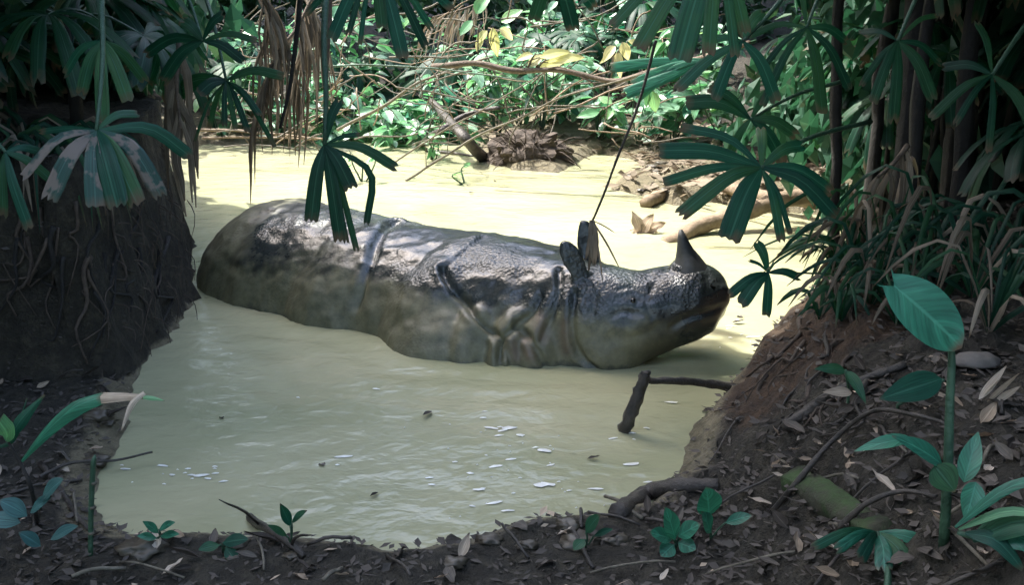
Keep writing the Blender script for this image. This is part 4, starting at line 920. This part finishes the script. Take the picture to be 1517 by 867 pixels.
# ------------------------------------------------------------------ foreground plants
def big_leaf(parent, base, tip, wpx, y, mat, nrm=Vector((0, -.75, .66)), heart=0.0, curl=.12, fold=.22, name='leaf', peak=.4, rows=12, wavy=.0, blunt=.85):
    a = PD(base[0], base[1], y[0]); b = PD(tip[0], tip[1], y[1]); d = b - a; L = d.length/(1 - .12*curl)
    v, f = leafshape(L, wpx*scale_at((y[0]+y[1])/2, a.z), rows, fold, curl, heart, wavy, peak, blunt)
    m = aim(a, d + Vector((0, 0, curl*.5*L)), nrm)
    o = link(name, meshdata(name, v, f, M[mat]), parent, m); return o
def vein_mat():
    m = M['teal'].copy(); return m
    m.name = 'big_veined_leaf'; n = m.node_tree; p = n.nodes['Principled BSDF']
    w = nd(n, 'ShaderNodeTexWave'); w.wave_type = 'BANDS'; w.bands_direction = 'Y'
    tc = n.nodes.new('ShaderNodeTexCoord'); sx = n.nodes.new('ShaderNodeSeparateXYZ'); n.links.new(tc.outputs['Object'], sx.inputs[0])
    ab = nd(n, 'ShaderNodeMath', operation='ABSOLUTE'); n.links.new(sx.outputs[0], ab.inputs[0])
    su = nd(n, 'ShaderNodeMath', operation='SUBTRACT'); n.links.new(sx.outputs[1], su.inputs[0]); n.links.new(ab.outputs[0], su.inputs[1])
    cx = n.nodes.new('ShaderNodeCombineXYZ'); n.links.new(su.outputs[0], cx.inputs[1]); n.links.new(cx.outputs[0], w.inputs['Vector'])
    w.inputs['Scale'].default_value = 22; w.inputs['Distortion'].default_value = 0.6
    bump(n, p, w.outputs[1], 0.10, 0.005); return m
M['veined'] = vein_mat()
# the big-leaved plant on the right
b0 = onground(1400, 800); root = empty('broadleaf_plant', b0); yP = b0.y - .04; tag(root, 'tall foreground plant with one big veined green leaf on the litter slope', 'plant')
st = spline([b0 - Vector((0, 0, .03)), PD(1404, 700, yP+0.02), PD(1407, 600, yP+0.03), PD(1410, 535, yP+0.05), PD(1408, 512, yP+0.05)], 14)
v, f = tube(st, [.013 - .006*i/13 for i in range(14)], 8); mk('stem', v, f, M['green_stem'], root)
big_leaf(root, (1325, 424), (1428, 516), 92, (yP+0.06, yP+0.00), 'veined', Vector((.3, -.85, .45)), heart=.7, curl=.10, fold=.12, peak=.5, rows=18, wavy=.012, blunt=.62)
v, f = tube(spline([PD(1408, 512, yP+0.05), PD(1385, 480, yP+0.08), PD(1332, 430, yP+0.08)], 8), .004, 5); mk('leaf_stalk', v, f, M['green_stem'], root)
big_leaf(root, (1396, 690), (1338, 648), 34, (yP+0.00, yP-0.04), 'teal', Vector((.2, -.6, .8)), curl=.25)
big_leaf(root, (1350, 650), (1276, 668), 22, (yP+0.04, yP+0.00), 'teal', Vector((0, -.6, .8)), curl=.3)
big_leaf(root, (1384, 690), (1415, 730), 46, (yP-0.02, yP-0.06), 'palm', Vector((0, -.9, .4)), curl=.1)
big_leaf(root, (1428, 715), (1450, 640), 32, (yP+0.00, yP+0.04), 'teal', Vector((-.4, -.8, .3)), curl=.2)
big_leaf(root, (1446, 715), (1432, 772), 36, (yP-0.04, yP-0.10), 'teal', Vector((-.1, -.9, .4)), curl=.1)
b1 = onground(1330, 610); r1 = empty('broadleaf_seedling', b1); tag(r1, 'dull green broad leaf leaning on the litter beside the big stem', 'plant')
v, f = tube([b1, PD(1330, 600, b1.y), PD(1398, 563, b1.y - .1)], .006, 5); mk('stem', v, f, M['green_stem'], r1)
big_leaf(r1, (1395, 562), (1308, 594), 44, (b1.y-.12, b1.y-.2), 'palm_near', Vector((.1, -.8, .6)), curl=.1)
b1 = onground(1255, 605); r1 = empty('seedling', b1); tag(r1, 'three-leaved seedling on the slope of the clay bank', 'plant')
v, f = tube(spline([b1, b1 + Vector((0, 0, .06)), PD(1252, 548, b1.y)], 6), .005, 5); mk('stem', v, f, M['green_stem'], r1)
big_leaf(r1, (1252, 550), (1216, 549), 18, (b1.y, b1.y-.05), 'palm_near', curl=.3)
big_leaf(r1, (1254, 550), (1280, 590), 18, (b1.y, b1.y-.1), 'palm_near', curl=.4)
big_leaf(r1, (1262, 582), (1222, 582), 16, (b1.y-.05, b1.y-.1), 'deadpale', curl=.1)
# grassy leaves at the bottom right corner
b1 = onground(1500, 815); r1 = empty('strap_leaf_plant', b1); tag(r1, 'strap-leaved green plant at the foot of the litter slope', 'plant')
for (a, c, w, mt) in (((1415, 782), (1560, 705), 16, 'teal'), ((1420, 785), (1560, 768), 14, 'light'), ((1440, 800), (1570, 780), 44, 'palm_near'), ((1430, 790), (1520, 850), 26, 'palm_near'), ((1460, 800), (1570, 830), 40, 'teal')):
    p0 = PD(a[0], a[1], b1.y-.03); p1 = PD(c[0], c[1], b1.y-.1); pts = spline([p0, p0.lerp(p1, .5) + Vector((0, 0, .03)), p1], 8); hw = w*.5*scale_at(b1.y, .3)
    v, f = ribbon(pts, [hw*q for q in (.2, .6, .9, 1, 1, .9, .6, .1)], Vector((0, -.6, .8)), 2, .15); mk('leaf', v, f, M[mt], r1)
v, f = tube([b1, PD(1420, 790, b1.y-.03)], .006, 5); mk('stem', v, f, M['green_stem'], r1)
# seedlings on the near shore
def seedling(px, leaves, label, mat='teal', size=1.0):
    b = onground(*px); r = empty('seedling', b); tag(r, label, 'plant')
    for (bx, by, tx, ty, w) in leaves:
        p = PD(bx, by, b.y - .02); v, f = tube(spline([b, b.lerp(p, .5) + Vector((.004, 0, .01)), p], 5), .003, 5); mk('stem', v, f, M['green_stem'], r)
        big_leaf(r, (bx, by), (tx, ty), w, (b.y - .02, b.y - .06), mat, Vector((random.uniform(-.2, .2), -.6, .8)), curl=.15, peak=.5, rows=8)
seedling((1052, 800), [(1050, 765, 1050, 728, 42), (1075, 775, 1112, 765, 20), (1052, 790, 1045, 762, 28)], 'round-leaved seedling beside the stranded wet log')
seedling((1000, 815), [(1000, 800, 990, 758, 28), (1005, 795, 1035, 778, 28), (995, 800, 965, 790, 26), (1005, 805, 1030, 815, 26), (998, 808, 980, 825, 26)], 'low cluster of round teal leaves on the near shore')
seedling((868, 815), [(868, 790, 885, 765, 22), (866, 800, 850, 815, 18), (880, 795, 905, 785, 12)], 'small wilted weed among the wet debris of the near shore', 'palm_near')
seedling((430, 815), [(430, 780, 418, 752, 16), (432, 775, 450, 758, 14), (425, 795, 400, 780, 12)], 'small weed with pale leaves on the near shore', 'palm_near')
seedling((330, 820), [(330, 805, 365, 800, 22), (325, 808, 295, 815, 18), (335, 812, 350, 835, 20)], 'flat green weed lying on the near mud', 'palm_near')
seedling((235, 805), [(235, 790, 215, 775, 14), (236, 785, 255, 775, 14), (238, 795, 262, 792, 14), (232, 798, 205, 795, 14)], 'tiny leafy weed on the near mud beside the green shoot', 'teal')
# left foreground
b0 = onground(55, 775); r = empty('long_leaved_plant', b0); tag(r, 'long-leaved plant on the dark mud, its arching leaf bent and dry at the tip', 'plant')
yy = 2.75
v, f = tube(spline([b0, PD(48, 730, yy), PD(32, 690, yy), PD(12, 655, yy)], 9), [.008 - .004*i/8 for i in range(9)], 6); mk('stem', v, f, M['bark'], r)
s = scale_at(yy, .4)
def strap(pxs, ws, mat, nm='leaf', nrm=Vector((.3, -.7, .6)), plies=1, depth=.35):
    pts = spline([PD(*p) for p in pxs], 12); W_ = np.interp(np.linspace(0, 1, 12), np.linspace(0, 1, len(ws)), ws)
    v, f = ribbon(pts, [w*.5*s for w in W_], nrm, plies, depth); return mk(nm, v, f, M[mat], r)
lf = strap([(32, 684, 2.75), (70, 640, 2.72), (110, 606, 2.70), (152, 589, 2.68)], (4, 17, 24, 17), 'teal')
tipm = strap([(150, 589, 2.68), (180, 588, 2.67), (212, 588, 2.66)], (17, 13, 7), 'deadpale', 'dry_tip')
strap([(214, 582, 2.66), (195, 600, 2.655), (180, 638, 2.65)], (6, 9, 2), 'deadpale', 'dry_tip'); strap([(205, 588, 2.66), (225, 590, 2.66), (244, 594, 2.66)], (5, 7, 1), 'light', 'dry_tip')
strap([(14, 655, 2.75), (30, 625, 2.75), (66, 585, 2.76)], (6, 20, 3), 'palm_near'); strap([(12, 655, 2.75), (8, 640, 2.7), (-4, 622, 2.68)], (8, 30, 24), 'light')
strap([(-10, 665, 2.8), (20, 650, 2.8), (40, 590, 2.85)], (4, 8, 2), 'palm')
b0 = onground(60, 755); r2 = empty('blue_green_weed', b0); tag(r2, 'pale blue-green leaves low on the dark mud under the long-leaved plant', 'plant')
for a, c, w in (((62, 742), (88, 710), 30), ((40, 765), (0, 742), 30), ((45, 760), (70, 738), 24), ((30, 775), (-20, 770), 30), ((75, 800), (110, 780), 22), ((60, 810), (30, 790), 22)):
    big_leaf(r2, a, c, w, (2.78, 2.75), 'bluish', Vector((0, -.5, .85)), curl=.15, peak=.5, rows=8)
v, f = tube([b0, PD(60, 742, 2.78)], .004, 5); mk('stem', v, f, M['green_stem'], r2)
b0 = onground(133, 822); r3 = empty('green_shoot', b0); tag(r3, 'single upright green jointed shoot on the muddy shore', 'shoot')
v, f = tube(spline([b0 - Vector((0, 0, .02)), PD(135, 760, b0.y), PD(138, 692, b0.y), PD(141, 674, b0.y)], 12), [.008]*9 + [.007, .005, .001], 7); mk('stem', v, f, M['green_stem'], r3)
for (x, y) in ((139, 716), (137, 752), (135, 790)):
    p = PD(x, y, b0.y); v, f = tube([p - Vector((0, 0, .004)), p + Vector((0, 0, .004))], .0095, 7); mk('node', v, f, M['twig'], r3)

# ------------------------------------------------------------------ leaf litter, twigs and crumbs on the banks
rl = random.Random(11)
def litter_spot(which):
    if which == 0: return rl.uniform(1130, 1530), rl.uniform(520, 860)
    if which == 1: return rl.uniform(20, 1050), rl.uniform(745, 866)
    if which == 2: return rl.uniform(-10, 200), rl.uniform(560, 800)
    return rl.uniform(880, 1010), rl.uniform(180, 300)
n = 0
for k in range(900):
    if n >= 230: break
    wz = rl.choices((0, 1, 2, 3), (9, 2.4, 1.4, 1.0))[0]
    px = litter_spot(wz); p = onground(*px)
    if p.z < .02: continue
    if signed(pond, np.array([p.x]), np.array([p.y]))[0] < .03: continue
    if .6 < p.x < 1.45 and 3.45 < p.y < 5.0 and rl.random() < .4: continue
    a = rl.uniform(0, 2*pi)
    o = link('dead_leaf', rl.choice(DEAD), None, aim(p + Vector((0, 0, .012)), Vector((cos(a), sin(a), rl.uniform(-.1, .3))), Vector((rl.gauss(0, .4), rl.gauss(0, .4), 1)), rl.uniform(.28, .75)))
    tag(o, ['curled brown dead leaf on the litter slope', 'wet dead leaf on the near shore', 'dead leaf on the dark mud below the high earth bank', 'dead leaf on the muddy shore by the pale logs'][wz], 'dead leaf', ['litter leaves on the litter slope', 'litter leaves on the near shore', 'litter leaves on the dark mud', 'litter leaves by the pale logs'][wz]); n += 1
def crumbs(regions, n, size, mat, name, label, cat):
    V, Fc = [], []; XY = []
    for _ in range(n):
        x0, x1, y0, y1 = rl.choice(regions); XY.append((rl.uniform(x0, x1), rl.uniform(y0, y1)))
    XY = np.array(XY); DS = signed(pond, XY[:, 0], XY[:, 1])
    for (x, y), d in zip(XY, DS):
        if d < .01: continue
        if .6 < x < 1.45 and 3.45 < y < 5.0 and rl.random() < .5: continue
        z = gz(x, y); 
        if z < .01: continue
        a = rl.uniform(0, 2*pi); dv = Vector((cos(a), sin(a), rl.uniform(-.25, .35))); u = Vector((rl.gauss(0, .5), rl.gauss(0, .5), 1)); s = dv.cross(u).normalized(); L = size*rl.uniform(.4, 1.4); w = L*rl.uniform(.12, .3); p = Vector((x, y, z + .006)); b = len(V)
        V += [p, p + dv*L*.5 + s*w + Vector((0, 0, rl.uniform(0, .3)*w)), p + dv*L, p + dv*L*.5 - s*w + Vector((0, 0, rl.uniform(0, .3)*w))]; Fc += [(b, b+1, b+2), (b, b+2, b+3)]
    o = mk(name, V, Fc, M[mat], None, False); tag(o, label, cat, kind='stuff')
crumbs([(.5, 2.6, 2.1, 5.2)], 8500, .038, 'deadbrown', 'leaf_litter', 'brown leaf litter over the clay bank', 'leaf litter')
crumbs([(-1.6, 1.2, 2.3, 3.5), (-2.6, -1.1, 2.6, 4.6)], 4200, .034, 'deadbrown', 'leaf_litter', 'wet dark litter along the near shore and the dark mud', 'leaf litter')
crumbs([(.8, 3, 7.8, 10.5), (-3.2, 2, 10.4, 13)], 2600, .13, 'straw', 'leaf_litter', 'dry litter and debris on the far bank', 'leaf litter')
crumbs([(.75, 2.6, 2.1, 5.2), (-1.6, 1.2, 2.3, 3.4)], 130, .04, 'deadpale', 'leaf_litter', 'pale scraps of dead leaf scattered over the banks', 'leaf litter')
# twigs on the banks
for k in range(46):
    px = litter_spot(rl.choices((0, 1, 2), (4, 4, 2))[0]); p = onground(*px)
    if p.z < .015: continue
    a = rl.uniform(0, 2*pi); L = rl.uniform(.08, .28); e = p + Vector((cos(a)*L, sin(a)*L, 0)); e.z = max(gz(e.x, e.y), 0) + rl.uniform(.01, .05); p.z += .01
    v, f = tube(wobble(spline([p, p.lerp(e, .5) + Vector((0, 0, .015)), e], 6), .012, 6, k), rl.uniform(.003, .007), 5)
    o = mk('dry_twig', v, f, M['wet_wood' if k % 2 else 'twig']); tag(o, 'short twig lying on the bank soil', 'twig', 'twigs on the banks')
# clods along the shore
for k in range(70):
    if k < 26 or 38 < k < 50: continue
    if k < 26: px = (rl.uniform(1010, 1130), rl.uniform(585, 700))
    elif k < 50: px = (rl.uniform(180, 960), rl.uniform(770, 835))
    elif k < 60: px = (rl.uniform(905, 1000), rl.uniform(238, 296))
    else: px = (rl.uniform(120, 215), rl.uniform(585, 690))
    p = onground(*px)
    if p.z < .012: continue
    cb = bmesh.new(); bmesh.ops.create_icosphere(cb, subdivisions=3, radius=1); r0 = rl.uniform(.02, .06)*(1.4 if k >= 50 and k < 60 else 1); sd = Vector((k*3.1, 0, 0))
    for q in cb.verts:
        c = q.co.copy(); q.co = Vector((c.x*1.4, c.y, c.z*.5))*r0*.85*(1 + .55*noise.fractal(c*2.6 + sd, .55, 2.2, 6)) + p
    me = bpy.data.meshes.new('mud_clod'); [setattr(q, 'smooth', True) for q in cb.faces]; cb.to_mesh(me); cb.free(); me.materials.append(M['clod_wet'] if k >= 26 else M['clod_clay'])
    o = link('mud_clod', me); tag(o, 'lump of wet mud at the water edge' if k >= 26 else 'lump of orange-brown clay on the clay bank face', 'clod', 'mud lumps along the shore' if k >= 26 else 'clay lumps on the clay bank face')
# roots laid bare on the clay face of the clay bank
for k in range(34):
    x0, y0 = rl.uniform(1090, 1290), rl.uniform(440, 600)
    P = [onground(x0 + q*rl.uniform(-45, 5), y0 + q*rl.uniform(18, 50)) + Vector((0, 0, .008)) for q in (0, .6, 1.2, 2.0)]
    if min(q.z for q in P) < .03 or max((b - a).length for a, b in zip(P, P[1:])) > .35: continue
    r0 = rl.uniform(.004, .013)
    v, f = tube(wobble(spline(P, 12), .02, 5, k), [r0*(1 - .07*i) for i in range(12)], 6, .3)
    o = mk('bare_root', v, f, M['root' if k % 3 else 'wet_wood']); tag(o, 'bare root running down the clay face of the clay bank', 'root', 'roots on the clay face')
# pale things on the litter slope
p = onground(1445, 545); cb = bmesh.new(); bmesh.ops.create_uvsphere(cb, u_segments=20, v_segments=12, radius=1)
for q in cb.verts:
    c = q.co.copy(); q.co = Vector((c.x*.075, c.y*.05, max(c.z, -.2)*.03))*(1 + .15*noise.noise(c*2)) + p + Vector((0, 0, .02))
me = bpy.data.meshes.new('pale_bracket'); [setattr(q, 'smooth', True) for q in cb.faces]; cb.to_mesh(me); cb.free(); me.materials.append(M['fungus']); tag(link('pale_flat_stone', me), 'pale flat oval lump on the litter slope behind the big leaf stem', 'stone')
p0 = PZ(945, 345, .0)
rr = empty('crumpled_dead_leaf', p0); tag(rr, 'crumpled pale dead leaf in the water before the pale logs', 'dead leaf')
for a, b, w in (((948, 345), (940, 315), 18), ((950, 345), (965, 318), 20), ((955, 345), (985, 330), 18), ((950, 345), (935, 342), 14), ((960, 348), (985, 352), 14)):
    big_leaf(rr, a, b, w, (p0.y, p0.y-.02), 'deadpale', Vector((random.uniform(-.5, .5), -.7, .6)), curl=.3, wavy=.1, name='lobe')
rr = empty('shredded_dead_leaf', onground(1480, 590)); tag(rr, 'shredded pale dead leaf leaning on the litter slope', 'dead leaf'); yb = onground(1480, 590).y
for a, b, w in (((1450, 592), (1492, 540), 12), ((1462, 596), (1505, 548), 12), ((1474, 596), (1512, 570), 10), ((1455, 590), (1480, 555), 10)):
    big_leaf(rr, a, b, w, (yb, yb-.03), 'deadpale', Vector((random.uniform(-.5, .5), -.7, .6)), curl=-.1, name='strip')
# rootlets hanging from the high earth bank edge
V, Fc = [], []
for k in range(70):
    x, y = -1.73 + rl.uniform(-.06, .1), rl.uniform(4.5, 5.7)
    p = Vector((x - (.05 if y > 5 else 0), y, rl.uniform(.1, .9))); e = p + Vector((rl.uniform(-.02, .09), rl.uniform(-.06, .03), -rl.uniform(.05, .22)))
    v, f = tube(wobble(spline([p, p.lerp(e, .5) + Vector((.03, 0, .02)), e], 5), .02, 8, k), [.003, .003, .002, .002, .001], 4, cap=False); b = len(V)
    V += v; Fc += [tuple(i+b for i in q) for q in f]
# thick roots and clinging strips on the face of the high bank
for k in range(26):
    x0, y0 = rl.uniform(20, 285), rl.uniform(290, 400); P = []
    for q in range(5):
        r = ray(x0 + q*rl.uniform(-10, 8), y0 + q*rl.uniform(22, 40)).normalized(); h = GB.ray_cast(CAM, r)
        if h[0] is not None and h[0].z > .05 and h[0].x < -1.5: P.append(h[0] - r*.012)
    if len(P) < 3 or max((b - a).length for a, b in zip(P, P[1:])) > .4: continue
    r0 = rl.uniform(.004, .014); v, f = tube(wobble(spline(P, 12), .015, 5, k), [r0*(1 - .06*i) for i in range(12)], 6, .3)
    o = mk('bare_root', v, f, M['root' if k % 2 else 'bark']); tag(o, 'bare root hanging down the face of the high earth bank', 'root', 'roots on the high earth bank')
tag(mk('hanging_rootlets', V, Fc, M['root']), 'fringe of fine rootlets hanging from the high earth bank edge', 'roots', kind='stuff')
# dark strap-leaved tufts crowding the top of the clay bank and the lip of the high bank
for k, (px, py, n, L) in enumerate([(1240, 415, 14, .22), (1265, 405, 18, .4), (1310, 400, 18, .42), (1350, 430, 16, .36), (1290, 450, 16, .34), (1245, 475, 12, .2), (1385, 415, 16, .42), (1440, 440, 18, .42), (1490, 430, 18, .42), (1215, 470, 10, .15), (1330, 480, 14, .26), (1465, 490, 14, .3)]):
    b = onground(px, py); r = empty('grassy_tuft', b); tag(r, 'dark tuft of arching narrow leaves on top of the clay bank', 'plant', 'tufts on the clay bank')
    for q in range(n):
        a = rl.uniform(0, 2*pi); l = L*rl.uniform(.6, 1.15); d = Vector((cos(a), sin(a), 0)); h = rl.uniform(.35, .95)
        pts = spline([b - Vector((0, 0, .01)), b + d*l*.35 + Vector((0, 0, l*h)), b + d*l*.75 + Vector((0, 0, l*h*.9)), b + d*l*1.1 + Vector((0, 0, l*h*.35))], 7); w = rl.uniform(.006, .014)
        v, f = ribbon(pts, [w*z for z in (.5, .9, 1, 1, .85, .6, .1)], Vector((-d.x*.5, -.5, .7)), 1, .25); mk('leaf', v, f, M['palm' if q % 4 else 'straw'], r)
for k in range(9):
    x, y = -1.78 - .16*k*.6, 4.58 + (.35 if k % 2 else 0) + .02*k; b = Vector((x, y, gz(x, y)))
    if b.z < .75: continue
    r = empty('hanging_tuft', b); tag(r, 'dark tuft of narrow leaves drooping over the lip of the high earth bank', 'plant', 'tufts on the high earth bank')
    for q in range(12):
        a = rl.uniform(-2.6, .3); l = rl.uniform(.2, .42); d = Vector((cos(a), sin(a), 0))
        pts = spline([b, b + d*l*.4 + Vector((0, 0, l*.25)), b + d*l*.7 - Vector((0, 0, l*.1)), b + d*l*.85 - Vector((0, 0, l*.75))], 7); w = rl.uniform(.006, .013)
        v, f = ribbon(pts, [w*z for z in (.5, .9, 1, 1, .85, .6, .1)], Vector((d.x*.3, -.8, .5)), 1, .25); mk('leaf', v, f, M['palm' if q % 3 else 'straw'], r)
# leaves floating on the pool
for k, (px, py) in enumerate([(690, 275), (735, 268), (615, 262), (1085, 478), (1100, 470), (560, 730), (870, 680), (480, 690), (640, 610), (1040, 610), (330, 620), (700, 285)]):
    p = PZ(px, py, .006); a = k*2.1
    o = link('floating_leaf', DEAD[k % 3], None, aim(p, Vector((cos(a), sin(a), .02)), Vector((.1, 0, 1)), .3 + .05*(k % 5))); tag(o, 'small dead leaf floating on the muddy water', 'dead leaf', 'leaves floating on the pool')
# white flecks modelled in place of sky glints on the near water
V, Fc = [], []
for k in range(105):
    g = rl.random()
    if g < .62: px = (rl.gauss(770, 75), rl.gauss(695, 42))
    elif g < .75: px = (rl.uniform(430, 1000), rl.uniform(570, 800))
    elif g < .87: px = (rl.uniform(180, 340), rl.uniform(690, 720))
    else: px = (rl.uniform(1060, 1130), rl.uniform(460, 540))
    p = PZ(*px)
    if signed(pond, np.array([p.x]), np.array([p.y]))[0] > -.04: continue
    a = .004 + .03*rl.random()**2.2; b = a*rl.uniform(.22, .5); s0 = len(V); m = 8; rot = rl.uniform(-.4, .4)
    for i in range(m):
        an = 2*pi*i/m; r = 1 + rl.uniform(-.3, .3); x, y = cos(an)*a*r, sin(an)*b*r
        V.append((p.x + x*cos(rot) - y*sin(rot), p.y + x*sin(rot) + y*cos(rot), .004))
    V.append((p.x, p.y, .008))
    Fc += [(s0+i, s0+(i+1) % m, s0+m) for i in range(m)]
tag(mk('glint_flecks', V, Fc, M['painted_glint']), 'flat white flecks standing in for sky glints on the near water', 'painted_glint', kind='stuff')


# end of planting
